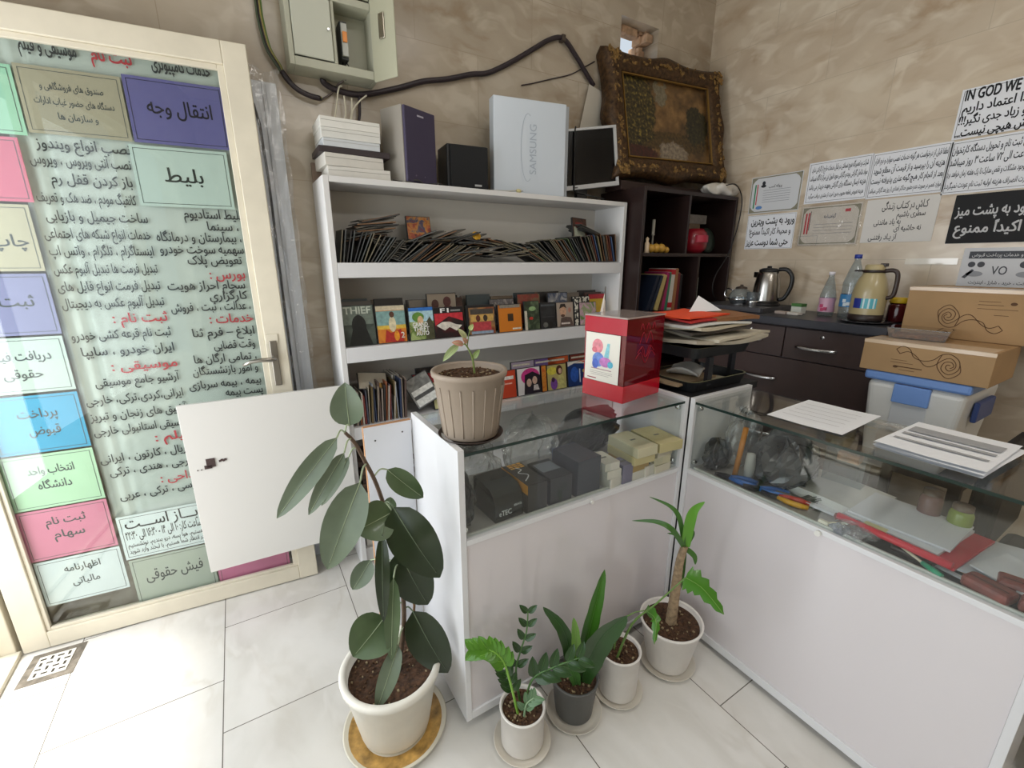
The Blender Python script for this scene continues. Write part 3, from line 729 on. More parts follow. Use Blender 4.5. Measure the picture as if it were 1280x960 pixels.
# ------------------------------------------------------------------ cooler box and cardboard boxes by the right wall
cs = thing('low_stand', 'plain dark stand under the blue and white cool box', 'stand', (2.22, .40, 0))
part('top', cs, pm('#2a2523', .6), lambda b: bx(b, 0, .42, 0, .36, .56, .585))
for x, y in ((.02, .02), (.40, .02), (.02, .34), (.40, .34)): part('leg', cs, pm('#2a2523', .6), lambda b: bx(b, x - .018, x + .018, y - .018, y + .018, 0, .5595))
cl = thing('cool_box', 'white cool box with blue lid and blue handle panel under the cartons', 'cool box', (2.20, .447, .586))   # local x into wall, y 0..0.31, z 0..0.385
def body(b):
    # tapered body: narrower at the foot
    lo = [(.03, .03), (.40, .03), (.40, .29), (.03, .29)]; hi = [(.004, .004), (.42, .004), (.42, .312), (.004, .312)]
    A = [b.verts.new((*p, 0)) for p in lo]; B = [b.verts.new((*p, .345)) for p in hi]
    fs = [b.faces.new(A[::-1]), b.faces.new(B)] + [b.faces.new((A[k], A[(k + 1) % 4], B[(k + 1) % 4], B[k])) for k in range(4)]
    bmesh.ops.bevel(b, geom=[e for e in b.edges], offset=.025, segments=4, affect='EDGES', profile=.5)
part('body', cl, pm('#d9d8d4', .35), body)
BLUE = pm('#6f93d0', .35)
part('lid', cl, BLUE, lambda b: bx(b, -.006, .43, -.006, .322, .3455, .384, bev=.010))
part('handle_panel', cl, BLUE, lambda b: box(b, (.006, .160, .305), (.018, .115, .075), bev=.004))
part('recess', cl, pm('#c4c6c9', .4), lambda b: box(b, (.016, .160, .205), (.012, .112, .12), bev=.003), label='paler recess under the handle')
part('side_grip', cl, pm('#3a4d86', .4), lambda b: bx(b, .12, .32, -.012, .006, .22, .30, bev=.006))
def carton(name, label, loc, dx, dy, dz, rz, marks):
    t = thing(name, label, 'carton', loc, rz)
    part('box', t, pm('#ab8a62', .75, var=.07, scale=7), lambda b: bx(b, 0, dx, 0, dy, 0, dz, bev=.002))
    part('tape', t, pm('#dcc4a8', .15), lambda b: (bx(b, -.0008, .0, .0, dy, dz - .014, dz - .0005), bx(b, .0, dx * .4, .01, dy - .01, dz, dz + .0008)), label='shiny clear parcel tape')
    p = part('printed_ribbon', t, pm('#5e4026', .7), marks); p.matrix_local = Matrix(((0, 0, -1, -.0012), (-1, 0, 0, dy), (0, 1, 0, 0), (0, 0, 0, 1)))
    return t
def spiral(b, ox, oy, s, flip=1):
    def S(P, w_=.0026): strip(b, [(ox + s * flip * q.x, oy + s * q.y) for q in smooth_path([(p[0], p[1], 0) for p in P], 6)], w_, 0)
    S([(-.78, .30), (-.62, .42), (-.42, .34), (-.28, .10), (-.02, .02), (.22, .10), (.40, .30), (.62, .34), (.84, .16), (.86, -.12), (.66, -.30), (.46, -.16), (.50, .06), (.66, .10), (.74, -.02), (.66, -.10)])
    S([(-.66, .16), (-.46, .26), (-.24, .16), (.04, -.12), (.24, -.10), (.46, .14), (.62, .22), (.76, .10), (.78, -.06), (.66, -.18), (.56, -.10), (.58, .0), (.66, .0)])
    S([(-.78, .30), (-.66, .16)]); S([(.40, .30), (.34, -.06), (.52, -.34), (.70, -.42), (.92, -.20), (.86, .1)])
def marks1(b):
    spiral(b, .20, .062, .115)
    for z_, x0, x1 in ((.055, .10, .15), (.045, .10, .17), (.03, .12, .20), (.018, .13, .18)): strip(b, [(x0, z_), (x1, z_)], .0035 if z_ == .03 else .0014, 0)
    ngon(b, ell(.118, .028, .008, .005), 0)
c1 = carton('cardboard_carton', 'lower flat cardboard carton with brown ribbon print on top of the cool box', (2.19, .405, .971), .30, .385, .124, 0, marks1)
def marks2(b):
    spiral(b, .215, .085, -.115, 1)
    for z_, x0, x1 in ((.155, .22, .28), (.142, .22, .29), (.127, .22, .33), (.105, .27, .31)): strip(b, [(x0, z_), (x1, z_)], .0035 if z_ == .125 else .0014, 0)
    ngon(b, ell(.315, .150, .009, .006), 0)
c2 = carton('cardboard_carton', 'upper taller cardboard carton with taped top standing by the wall', (2.455, .345, 1.0965), .26, .42, .20, 0, marks2)
cs2 = solo('stool', 'dark block carrying the upper carton beside the wall', 'stand', pm('#2d241f', .7), lambda b: bx(b, 0, .24, 0, .40, 0, 1.0955), (2.525, .35, 0)) if False else None
fc = thing('food_container', 'clear plastic food container with brown contents on the lower carton', 'container', (2.34, .665, 1.0965), R(8))
def cont(b):
    lo = [(-.05, -.085), (.05, -.085), (.05, .085), (-.05, .085)]; hi = [(-.06, -.095), (.06, -.095), (.06, .095), (-.06, .095)]
    A = [b.verts.new((*p, .001)) for p in lo]; B = [b.verts.new((*p, .040)) for p in hi]
    b.faces.new(A[::-1]); [b.faces.new((A[k], A[(k + 1) % 4], B[(k + 1) % 4], B[k])) for k in range(4)]
    bx(b, -.062, .062, -.097, .097, .040, .044, bev=.0015)
part('container', fc, clear('food_box_clear', '#e8e2dc', rough=.05, gloss=1.8, haze=.15), cont)
part('contents', fc, pm('#7a4f2e', .8, var=.5, scale=60), lambda b: bx(b, -.045, .045, -.08, .08, .003, .018, bev=.006))
# ------------------------------------------------------------------ pots and plants
def pot(name, label, cat, loc, rb, rr, h, hx, saucer=None, wall=.006, lip=.008, rough=.3, soil_drop=.02, ribs=0, sl=None, shx=None):
    t = thing(name, label, cat, loc)
    z0 = .012 if saucer else .0005
    def f(b):
        lathe(b, [(0, z0), (rb, z0), (rb + .002, z0 + .004), (rr - .001, h - lip * 2.2), (rr + lip * .6, h - lip * 2), (rr + lip * .8, h - lip * .5), (rr + lip * .5, h), (rr - wall * .6, h), (rr - wall, h - .005), (rr - wall - (rr - rb) * soil_drop / h, h - soil_drop - .004), (0, h - soil_drop - .004)], 44)
    part('pot', t, pm(hx, rough, var=.04, scale=18), f)
    if ribs:
        def rf(b):
            for k in range(ribs):
                a = 2 * math.pi * k / ribs + .17; P = []
                for q in (.06, .3, .6, .80): 
                    r = rb + (rr - rb) * q + .0012; P.append((r * math.cos(a), r * math.sin(a), z0 + (h - z0) * q))
                tube(b, P, .0022, n=6)
        part('rib', t, pm(hx, rough, var=.04, scale=18), rf)
    rs = rr - wall - (rr - rb) * soil_drop / h
    def soil(b):
        random.seed(int(loc[0] * 1000)); n = 40
        V0 = b.verts.new((0, 0, h - soil_drop + .003)); prev = None; rings = []
        for i in range(1, 9):
            r = rs * i / 8; rings.append([b.verts.new((r * math.cos(2 * math.pi * k / n), r * math.sin(2 * math.pi * k / n), h - soil_drop + random.uniform(-.002, .004) * (1 if i < 8 else 0))) for k in range(n)])
        for k in range(n): b.faces.new((V0, rings[0][k], rings[0][(k + 1) % n]))
        for a, c in zip(rings, rings[1:]):
            for k in range(n): b.faces.new((a[k], c[k], c[(k + 1) % n], a[(k + 1) % n]))
        for k in range(110):
            a, q = random.random() * 6.283, rs * .92 * math.sqrt(random.random()); s = random.uniform(.002, .0055)
            box(b, (q * math.cos(a), q * math.sin(a), h - soil_drop + .003), (s, s * 1.3, s), M=None, mi=1 if k % 4 else 2)
    part('soil', t, [SOIL, pm('#5d432d', .95), pm('#9c8a6a', .95)], soil)
    if saucer:
        def sf(b): lathe(b, [(0, .0005), (saucer * .78, .0005), (saucer, .016), (saucer + .003, .017), (saucer + .001, .013), (saucer * .78, .006), (0, .006)], 40)
        part('saucer', t, pm(shx or '#dfd8cb', .4), sf, label=sl)
    return t
def leafmesh(b, base, tip, wd, nrm=None, sag=.12, fold=.18, mi=0, vein=1, shape_=1.0, tipdrop=0.0, n=10):
    """a leaf blade with a folded midrib, curving between base and tip"""
    B, T = V(base), V(tip); ax = T - B; Ln = ax.length; a = ax.normalized()
    nv = V(nrm) if nrm is not None else V((-B.x - .0, -B.y, .9)).normalized()
    nv = (nv - a * nv.dot(a)); nv = nv.normalized() if nv.length > 1e-4 else a.orthogonal().normalized()
    sd = a.cross(nv)
    def prof(t): return (math.sin(math.pi * min(1, t ** .8)) ** .62) * (1 - .18 * t * shape_) if 0 < t < 1 else 0.02
    rows = []
    for i in range(n + 1):
        t = i / n; c = B + a * Ln * t + nv * (math.sin(math.pi * t) * sag * Ln) - V((0, 0, 1)) * tipdrop * t * t * Ln
        w2 = wd / 2 * prof(t); row = []
        for j in range(-3, 4):
            q = j / 3; row.append(b.verts.new(c + sd * w2 * q + nv * (abs(q) ** 1.3 * w2 * fold * 2 - w2 * fold * .3)))
        rows.append(row)
    for r0, r1 in zip(rows, rows[1:]):
        for j in range(6):
            f = b.faces.new((r0[j], r0[j + 1], r1[j + 1], r1[j])); f.material_index = mi; f.smooth = True
    if vein:
        P = [(rows[i][3].co + nv * .0009) for i in range(n)]
        tube(b, P, [max(.0006, wd * .014 * (1 - i / n)) for i in range(n)], n=5, mi=vein if isinstance(vein, int) and vein > 0 else mi)
def lmat(name, h1, h2, rough=.35):
    m = pm(h1, rough, var=.10, scale=22, coat=.1); m = m.copy(); m.name = name
    p = m.node_tree.nodes['Principled BSDF']; p.inputs['Transmission Weight'].default_value = 0
    p.inputs['Subsurface Weight'].default_value = .0
    return m
LP = lmat('leaf_grey_green', '#67745f', '#8b9884'); LMID = lmat('leaf_mid_green', '#4f6240', '#6d8058'); LD = lmat('leaf_dark_green', '#26341f', '#3c4c38', .22)
LV = pm('#a3b08e', .5); LVD = pm('#6d7d62', .5)
# the tall rubber plant at the front
RP = V((.239, 1.09, 0))
rp = pot('rubber_plant', 'tall rubber plant leaning left in a white pot on a rust stained saucer', 'potted plant', tuple(RP), .103, .138, .222, '#ebe7dc', None, lip=.012, wall=.010, soil_drop=.03)
rp.location.z = .0215
def rustsaucer(b): lathe(b, [(0, .0005), (.125, .0005), (.152, .018), (.157, .0185), (.153, .0125), (.125, .0065), (0, .0065)], 44)
solo('plant_saucer', 'cream saucer stained orange under the rubber plant', 'saucer', pm('#d9d3c2', .4), rustsaucer, (RP.x, RP.y, 0))
def rust(b): lathe(b, [(.100, .0068), (.126, .0072), (.143, .0115)], 44)
solo('rust_water', 'orange brown rusty water residue in the rubber plant saucer', 'stain', pm('#b08a4c', .4, var=.55, scale=30), rust, (RP.x, RP.y, 0), kind='stuff')
ZL = .0215
L_ = lambda p: (p[0] - RP.x, p[1] - RP.y, p[2] - ZL)
STEM= [[0.252, 1.087, 0.134], [0.277, 1.082, 0.314], [0.287, 1.08, 0.397], [0.288, 1.079, 0.495], [0.283, 1.08, 0.577], [0.268, 1.084, 0.708], [0.245, 1.089, 0.829], [0.218, 1.095, 0.913], [0.2, 1.099, 0.96], [0.182, 1.103, 0.987]]
STEM2= [[0.312, 1.105, 0.275], [0.326, 1.102, 0.399], [0.31, 1.105, 0.522], [0.291, 1.109, 0.568]]
LEAVES=[
((0.194, 1.1, 1.004), (0.194, 1.1, 1.116), 0.081, 'p'),
((0.151, 1.027, 1.007), (0.006, 1.039, 0.836), 0.055, 'p'),
((0.169, 1.064, 0.95), (0.073, 1.065, 0.809), 0.043, 'p'),
((0.185, 1.102, 0.921), (0.109, 1.118, 0.796), 0.035, 'p'),
((0.194, 1.038, 0.875), (0.096, 1.04, 0.662), 0.1, 'p'),
((0.281, 1.112, 0.856), (0.367, 1.082, 0.76), 0.066, 'm'),
((0.272, 1.062, 0.755), (0.173, 1.053, 0.736), 0.109, 'm'),
((0.274, 1.052, 0.774), (0.366, 0.98, 0.566), 0.127, 'd'),
((0.286, 1.08, 0.62), (0.346, 1.036, 0.443), 0.12, 'd'),
((0.276, 1.113, 0.728), (0.288, 1.13, 0.762), 0.04, 'm'),
((0.234, 1.03, 0.719), (0.212, 1.004, 0.474), 0.039, 'd'),
((0.223, 1.155, 0.565), (0.166, 1.157, 0.486), 0.061, 'p'),
((0.293, 1.129, 0.538), (0.244, 1.13, 0.458), 0.031, 'p'),
((0.23, 1.061, 0.439), (0.131, 1.042, 0.369), 0.131, 'm'),
((0.255, 1.035, 0.574), (0.224, 1.011, 0.332), 0.044, 'm'),
((0.25, 1.026, 0.359), (0.171, 1.003, 0.2), 0.056, 'p'),
((0.312, 1.074, 0.407), (0.386, 1.007, 0.198), 0.116, 'd'),
]
part('stem', rp, pm('#5a4636', .7, var=.2, scale=60), lambda b: tube(b, [L_(p) for p in [[.252, 1.087, .195]] + STEM[1:]], [.0075, .0072, .007, .0065, .0062, .006, .0055, .005, .0045, .0035], n=8, sm=5) if False else tube(b, smooth_path([L_(p) for p in [[.256, 1.086, .19]] + STEM[1:]], 5), [.0078, .0042], n=8))
part('stake', rp, pm('#8a6a4c', .8), lambda b: tube(b, [L_(p) for p in [[.310, 1.105, .2]] + STEM2], .004, n=7), label='thin brown support stake')
for i, (B_, T_, wd, c) in enumerate(LEAVES):
    mats = {'p': [LP, LV], 'm': [LMID, LV], 'd': [LD, LVD]}[c]
    # nearest stem point carries the leaf stalk
    sp_ = [V(p) for p in smooth_path(STEM, 4)]
    near = min(sp_, key=lambda q: (q - V(B_) - V((0, 0, .012))).length)
    def lf(b):
        leafmesh(b, L_(B_), L_(T_), wd * 1.0, nrm=V((-.35, -1, .35 if c != 'd' else .15)), sag=.06, fold=.14 if c != 'd' else .08, shape_=.4, n=12)
        if (near - V(B_)).length > .006:
            mid = (near + V(B_)) / 2 + V((0, 0, .012))
            tube(b, [L_(near), L_(mid), L_(B_)], .0022, n=6, mi=1, sm=4)
    part('leaf', rp, mats, lf)

# four small pots on the floor between the counters
def offs(o): return lambda p: (p[0] - o[0], p[1] - o[1], p[2] - (o[2] if len(o) > 2 else 0))
zz = pot('potted_zz_plant', 'glossy many leafleted plant in the nearest small white cylinder pot', 'potted plant', (.550, .843, 0), .062, .066, .142, '#eae5df', .084, lip=.003, soil_drop=.012, sl='cream saucer with rusty rim')
o_ = offs((.550, .843, 0))
ZS = [[[0.529, 0.833, 0.125], [0.508, 0.847, 0.256], [0.491, 0.858, 0.326], [0.461, 0.877, 0.361], [0.424, 0.901, 0.36]], [[0.555, 0.864, 0.125], [0.544, 0.871, 0.24], [0.554, 0.864, 0.313], [0.569, 0.855, 0.385], [0.572, 0.853, 0.456]], [[0.554, 0.841, 0.125], [0.572, 0.828, 0.235], [0.62, 0.798, 0.28], [0.685, 0.755, 0.32]], [[0.540, 0.819, 0.125], [0.543, 0.812, 0.18], [0.562, 0.800, 0.206]], [[0.534, 0.854, 0.125], [0.524, 0.86, 0.203], [0.508, 0.87, 0.261]]]
GB = [pm('#4c7f1c', .3, coat=.2), pm('#7fae44', .4)]; GZ = [pm('#23421a', .28, coat=.2), pm('#456b32', .4)]; GP = [pm('#5f7f5c', .35), pm('#86a07c', .4)]
for k, s in enumerate(ZS):
    P = smooth_path([o_(p) for p in s], 8); mats = GB if k == 0 else (GP if k == 3 else GZ)
    def stem(b): tube(b, P, [.004, .0018], n=6)
    stm = part('stem', zz, mats[1], stem)
    start = {0: .42, 1: .34, 2: .38, 3: .35, 4: .45}[k]; cnt = {0: 9, 1: 5, 2: 5, 3: 4, 4: 4}[k]
    for q in range(cnt):
        t = start + (1 - start) * q / max(1, cnt - 1); i = min(len(P) - 2, int(t * (len(P) - 1))); c = P[i]; tn = (P[i + 1] - P[i]).normalized()
        for sgn in (-1, 1):
            sd = tn.cross(V((-.45, -.8, .45))).normalized() * sgn
            d = (tn * .75 + sd * .75 + V((0, 0, .05))).normalized()
            ln = {0: .050, 1: .046, 2: .066, 3: .040, 4: .046}[k] * (1 - .25 * (q / cnt)); wd = ln * (.7 if k == 0 else .52)
            part('leaflet', zz, mats, lambda b: leafmesh(b, c, c + d * ln, wd, nrm=V((-.45, -.8, .6)), sag=.05, fold=.1, n=6))
sp = pot('potted_snake_plant', 'upright broad bladed plant in a dark grey pot between two white pots', 'potted plant', (.741, .835, 0), .057, .073, .150, '#5a5a58', .086, lip=.003, soil_drop=.014, sl='cream saucer', rough=.5)
o_ = offs((.741, .835, 0))
GS = [[pm('#2c4a1f', .35), pm('#476b3a', .4)], [pm('#6f9a3c', .35), pm('#86ad55', .4)], [pm('#3a6a1a', .35), pm('#557f33', .4)], [pm('#294a1e', .35), pm('#426a3a', .4)], [pm('#456f35', .35), pm('#567f45', .4)]]
for k, (B_, Mm, T_, wd) in enumerate((([.738, .836, .135], [.711, .861, .306], [.672, .919, .372], .040), ([.736, .820, .135], [.726, .822, .302], [.712, .821, .392], .028), ([.752, .838, .135], [.786, .822, .345], [.815, .811, .522], .046), ([.745, .815, .135], [.771, .768, .325], [.800, .700, .452], .075), ([.730, .812, .135], [.70, .815, .22], [.636, .834, .245], .036))):
    def bl(b):
        P = smooth_path([o_(p) for p in (B_, Mm, T_)], 7); n = len(P); rows = []
        for i, c in enumerate(P):
            t = i / (n - 1); tn = (P[min(i + 1, n - 1)] - P[max(0, i - 1)]).normalized(); nv = V((-.5, -.8, .25)); nv = (nv - tn * nv.dot(tn)).normalized(); sd = tn.cross(nv)
            w2 = wd / 2 * (max(.03, math.sin(math.pi * min(1, .16 + t * .84)) ** .75)) * (1 + .05 * math.sin(t * 30))
            rows.append([b.verts.new(c + sd * w2 * q + nv * abs(q) * w2 * .35) for q in (-1, -.5, 0, .5, 1)])
        for r0, r1 in zip(rows, rows[1:]):
            for j in range(4): f = b.faces.new((r0[j], r0[j + 1], r1[j + 1], r1[j])); f.smooth = True; f.material_index = 0
        tube(b, [r[2].co + V((-.0005, -.001, .0005)) for r in rows], [.0012, .0004], n=5, mi=1)
    part('blade', sp, GS[k], bl)
sm_ = pot('potted_seedling', 'small white cylinder pot with a long thin leaning stalk and one jagged leaf', 'potted plant', (.913, .815, 0), .060, .066, .178, '#e8e3dd', .080, lip=.003, soil_drop=.014, sl='cream saucer')
o_ = offs((.913, .815, 0))
GL = [pm('#437a1c', .35, coat=.1), pm('#7da550', .4)]
part('stalk', sm_, pm('#5f7f3a', .5), lambda b: tube(b, smooth_path([o_(p) for p in ([.885, .802, .16], [.91, .773, .308], [.953, .726, .4], [1.001, .671, .512])], 6), [.0045, .002], n=7))
part('stalk', sm_, pm('#6f8f4a', .5), lambda b: tube(b, smooth_path([o_(p) for p in ([.9, .83, .16], [.908, .82, .271], [.931, .795, .32], [.96, .770, .338])], 6), [.003, .0015], n=7))
def jag(b, B_, M1, T_, wd):
    P = smooth_path([o_(p) for p in (B_, M1, T_)], 8); n = len(P); rows = []
    for i, c in enumerate(P):
        t = i / (n - 1); tn = (P[min(i + 1, n - 1)] - P[max(0, i - 1)]).normalized(); nv = V((-.6, -.7, .4)); nv = (nv - tn * nv.dot(tn)).normalized(); sd = tn.cross(nv)
        w2 = wd / 2 * max(.03, (1 - t) ** .7 * min(1, .45 + t * 3)) * (1 + .22 * (i % 3 - 1))
        rows.append([b.verts.new(c + sd * w2 * q - nv * abs(q) ** 2 * w2 * .3) for q in (-1, -.5, 0, .5, 1)])
    for r0, r1 in zip(rows, rows[1:]):
        for j in range(4): f = b.faces.new((r0[j], r0[j + 1], r1[j + 1], r1[j])); f.smooth = True
    tube(b, [r[2].co + V((-.0006, -.001, .0006)) for r in rows], .0009, n=5, mi=1)
part('leaf', sm_, GL, lambda b: jag(b, [1.001, .671, .512], [1.030, .632, .489], [1.060, .577, .428], .085))
part('leaf', sm_, GL, lambda b: jag(b, [.962, .768, .338], [.944, .715, .355], [.917, .690, .300], .045))
rd = pot('potted_yucca', 'thick ringed cane with thin leaves in a round white pot by the counter corner', 'potted plant', (1.147, .804, 0), .070, .104, .190, '#e8e3dd', .094, lip=.004, soil_drop=.018, sl='pinkish white saucer')
o_ = offs((1.147, .804, 0))
def cane(b):
    P = smooth_path([o_(p) for p in ([1.147, .805, .15], [1.148, .803, .25], [1.149, .802, .349], [1.15, .799, .43], [1.156, .792, .486])], 9)
    tube(b, P, [(.019 - .008 * i / (len(P) - 1)) * (1 + .07 * (i % 2)) for i in range(len(P))], n=12)
part('cane', rd, pm('#9a8468', .85, var=.35, scale=70, bump=.8), cane)
YL = [[[1.152, .79, .48], [1.126, .8, .591], [1.107, .827, .632], [1.068, .882, .652]], [[1.15, .79, .485], [1.098, .805, .562], [1.068, .847, .578], [1.025, .909, .562]], [[1.152, .792, .485], [1.14, .815, .518], [1.12, .838, .522]], [[1.155, .788, .485], [1.143, .775, .584], [1.148, .768, .635], [1.163, .746, .672]], [[1.157, .79, .483], [1.184, .787, .524], [1.181, .79, .541]], [[1.157, .79, .48], [1.174, .765, .458], [1.178, .76, .426]], [[1.157, .792, .46], [1.189, .813, .34], [1.19, .813, .281]]]
for k, s in enumerate(YL):
    def yl(b):
        P = smooth_path([o_(p) for p in s], 7); n = len(P); rows = []; wd = (.016, .018, .010, .034, .014, .018, .02)[k]
        for i, c in enumerate(P):
            t = i / (n - 1); tn = (P[min(i + 1, n - 1)] - P[max(0, i - 1)]).normalized(); nv = V((-.6, -.7, .5)); nv = nv - tn * nv.dot(tn); nv = nv.normalized(); sd = tn.cross(nv)
            w2 = wd / 2 * max(.06, math.sin(math.pi * min(1, .25 + .75 * t)) ** .8)
            rows.append([b.verts.new(c + sd * w2 * q - nv * (1 - abs(q)) * w2 * .4) for q in (-1, 0, 1)])
        for r0, r1 in zip(rows, rows[1:]):
            for j in range(2): f = b.faces.new((r0[j], r0[j + 1], r1[j + 1], r1[j])); f.smooth = True
    part('leaf', rd, pm('#3f6a28' if k != 3 else '#5f9a2c', .35), yl)
# ribbed taupe pot on the counter
tp = pot('potted_cutting', 'ribbed taupe pot with a drooping pink green cutting on the near counter', 'potted plant', (.507, 1.055, HA + .0005), .074, .098, .196, '#9c8d7e', .088, lip=.007, soil_drop=.018, ribs=18, rough=.6, sl='dark brown saucer', shx='#3c2f28')
o_ = offs((.507, 1.055 + (1.04 - 1.055) , HA)) if False else offs((.507, 1.040, HA))
part('stem', tp, pm('#6f8040', .5), lambda b: (tube(b, smooth_path([o_(p) for p in ([.521, 1.033, 1.09], [.516, 1.036, 1.147], [.504, 1.042, 1.18], [.496, 1.045, 1.189])], 6), [.003, .0018], n=6), tube(b, [o_(p) for p in ([.504, 1.042, 1.18], [.508, 1.039, 1.212], [.512, 1.037, 1.228])], .0014, n=6)))
for k, (B_, T_, wd, hx) in enumerate((([.485, 1.051, 1.187], [.444, 1.069, 1.142], .022, '#8c9a66'), ([.496, 1.045, 1.186], [.466, 1.057, 1.193], .018, '#b5806a'), ([.502, 1.042, 1.201], [.482, 1.049, 1.230], .016, '#a8a878'), ([.51, 1.038, 1.224], [.520, 1.035, 1.240], .014, '#9aa868'), ([.518, 1.035, 1.147], [.534, 1.028, 1.172], .016, '#7d9150'), ([.504, 1.042, 1.19], [.490, 1.04, 1.205], .014, '#c08a74'))):
    part('leaf', tp, [pm(hx, .5), pm('#b9b98c', .5)], lambda b: leafmesh(b, o_(B_), o_(T_), wd, nrm=V((-.4, -.8, .5)), sag=.1, fold=.2, n=6))
# ------------------------------------------------------------------ electrical box and cables on the back wall
EB = pm('#b2b2a0', .45, var=.05, scale=10); EBD = pm('#8f8f7e', .5)
eb = thing('electrical_box', 'grey green metal meter box with one small door hanging open', 'electrical box', (.285, 2.04, 2.105))     # x 0..0.325, y 0..0.11, z 0..0.5
def ebody(b):
    bx(b, 0, .325, .095, .1095, 0, .5)
    for x0, x1, z0, z1 in ((0, .018, 0, .5), (.308, .325, 0, .5), (.018, .308, 0, .03), (.018, .308, .235, .26), (.018, .308, .48, .5), (.160, .172, .03, .235)): bx(b, x0, x1, .0, .0948, z0, z1, bev=.002)
part('housing', eb, EB, ebody)
part('cover', eb, pm('#bfc1b2', .4), lambda b: bx(b, .02, .158, -.004, .004, .034, .232, bev=.0025), label='closed left cover plate')
part('cover_knob', eb, CHROME, lambda b: tube(b, [(.145, -.004, .135), (.145, -.012, .135)], .004, n=10))
part('upper_cover', eb, pm('#a3a48f', .4), lambda b: bx(b, .02, .306, -.003, .004, .265, .478, bev=.0025))
part('cover_latch', eb, CHROME, lambda b: tube(b, [(.285, -.004, .285), (.285, -.012, .285)], .004, n=10))
edm = Matrix.Translation((.310, -.003, 0)) @ Matrix.Rotation(R(-62), 4, 'Z')
part('open_door', eb, pm('#b2b19b', .4), lambda b: box(b, (.062, 0, .17), (.125, .006, .36), M=edm, bev=.002), label='small door standing open')
part('handle_cup', eb, STEEL, lambda b: box(b, (.06, -.006, .17), (.028, .008, .085), M=edm, bev=.003))
br = part('breaker', eb, pm('#3b3e40', .5), lambda b: bx(b, .195, .222, .03, .094, .06, .19, bev=.003))
part('breaker_face', br, pm('#b8bab4', .4), lambda b: (bx(b, .197, .220, .018, .0298, .07, .18, bev=.002)))
part('switch', br, pm('#e08a3a', .4), lambda b: bx(b, .200, .217, .010, .0178, .115, .150, bev=.002), label='orange switch')
def ewire(b):
    tube(b, [(.205, .06, .06), (.20, .06, .03), (.21, .06, .0)], .004, n=6, sm=4); tube(b, [(.215, .05, .06), (.235, .05, .03), (.25, .06, .0305)], .002, n=6, sm=4)
part('wire', eb, pm('#242428', .5), ewire)
CB = pm('#2c2329', .45)
def cable(name, label, P, r, mat, n=8, grp=None): return solo(name, label, 'cable', mat, lambda b: tube(b, smooth_path(P, 6), r, n=n), group=grp)
cable('power_cable', 'thick dark cable sagging from the meter box and arching over the wall to the painting', [(.41, 2.115, 2.098), (.412, 2.12, 2.088), (.451, 2.125, 2.073), (.519, 2.125, 2.067), (.591, 2.125, 2.079), (.725, 2.13, 2.126), (.836, 2.13, 2.17), (.952, 2.13, 2.2), (1.074, 2.13, 2.241), (1.167, 2.13, 2.265), (1.291, 2.13, 2.332), (1.407, 2.13, 2.405), (1.526, 2.13, 2.478), (1.607, 2.13, 2.496), (1.693, 2.13, 2.436), (1.768, 2.13, 2.369), (1.82, 2.13, 2.325)], .0115, CB, 10)
solo('cable_clip', 'small dark clip holding the thick cable at its highest bend', 'clip', pm('#4a3f36', .6), lambda b: box(b, (0, 0, 0), (.022, .034, .03), bev=.003), (1.60, 2.132, 2.497))
def bundle(b):
    P = [(.211, 2.125, 2.6), (.211, 2.125, 2.314), (.212, 2.125, 2.252), (.225, 2.125, 2.167), (.253, 2.125, 2.116), (.273, 2.125, 2.077), (.301, 2.125, 2.053), (.348, 2.125, 2.033), (.397, 2.125, 2.027)]
    for k, (dx, mi, r) in enumerate(((0, 0, .0055), (.009, 1, .0035), (-.008, 2, .004), (.004, 3, .003))):
        tube(b, smooth_path([(p[0] + dx * (1 if i < 5 else .2), p[1] - .004 * k * .5, p[2] + .002 * k) for i, p in enumerate(P)], 6), r, n=7, mi=mi)
    tube(b, smooth_path([(.262, 2.12, 2.10), (.301, 2.118, 2.053), (.348, 2.118, 2.033), (.392, 2.118, 2.028)], 5), .010, n=8, mi=0)
solo('cable', 'bundle of black and green wires hanging left of the meter box', 'cable', [CB, pm('#5f7d3c', .5), pm('#3d4a34', .5), pm('#8f8448', .5)], bundle)
cable('cable', 'thin dark loop joining the wire bundle to the meter box', [(.397, 2.128, 2.027), (.437, 2.13, 2.055), (.466, 2.125, 2.09), (.486, 2.11, 2.103)], .004, pm('#5a4f4a', .5), 6)
cable('cable', 'black twisted cable dropping from the thick cable behind the white boxes', [(.548, 2.125, 2.075), (.545, 2.125, 2.0), (.532, 2.125, 1.94), (.52, 2.125, 1.84), (.52, 2.125, 1.722)], .006, CB, 7)
WW = pm('#d8d2bd', .5)
for lb, P in (('leftmost cream wire rising from behind the stack of white boxes', [(.433, 2.112, 1.722), (.433, 2.112, 1.914), (.450, 2.11, 2.009), (.466, 2.112, 2.075), (.480, 2.112, 2.085)]), ('middle cream wire rising from behind the stack of white boxes', [(.462, 2.112, 1.722), (.465, 2.112, 1.918), (.484, 2.112, 1.985), (.483, 2.108, 2.05)]),
              ('right cream wire rising from behind the stack of white boxes', [(.485, 2.112, 1.722), (.49, 2.112, 1.92), (.508, 2.112, 1.987), (.513, 2.108, 2.047)]), ('cream wire end bent up to the right under the thick cable', [(.500, 2.108, 1.9), (.510, 2.108, 1.991), (.54, 2.105, 2.036), (.573, 2.10, 2.064)])):
    cable('cable', lb, P, .0032, WW, 6)
cable('cable', 'thin black wire with a bare looped end left of the painting', [(1.36, 2.143, 2.25), (1.42, 2.143, 2.268), (1.539, 2.143, 2.309), (1.668, 2.143, 2.354), (1.76, 2.143, 2.405), (1.83, 2.144, 2.445)], .0028, CB, 6)

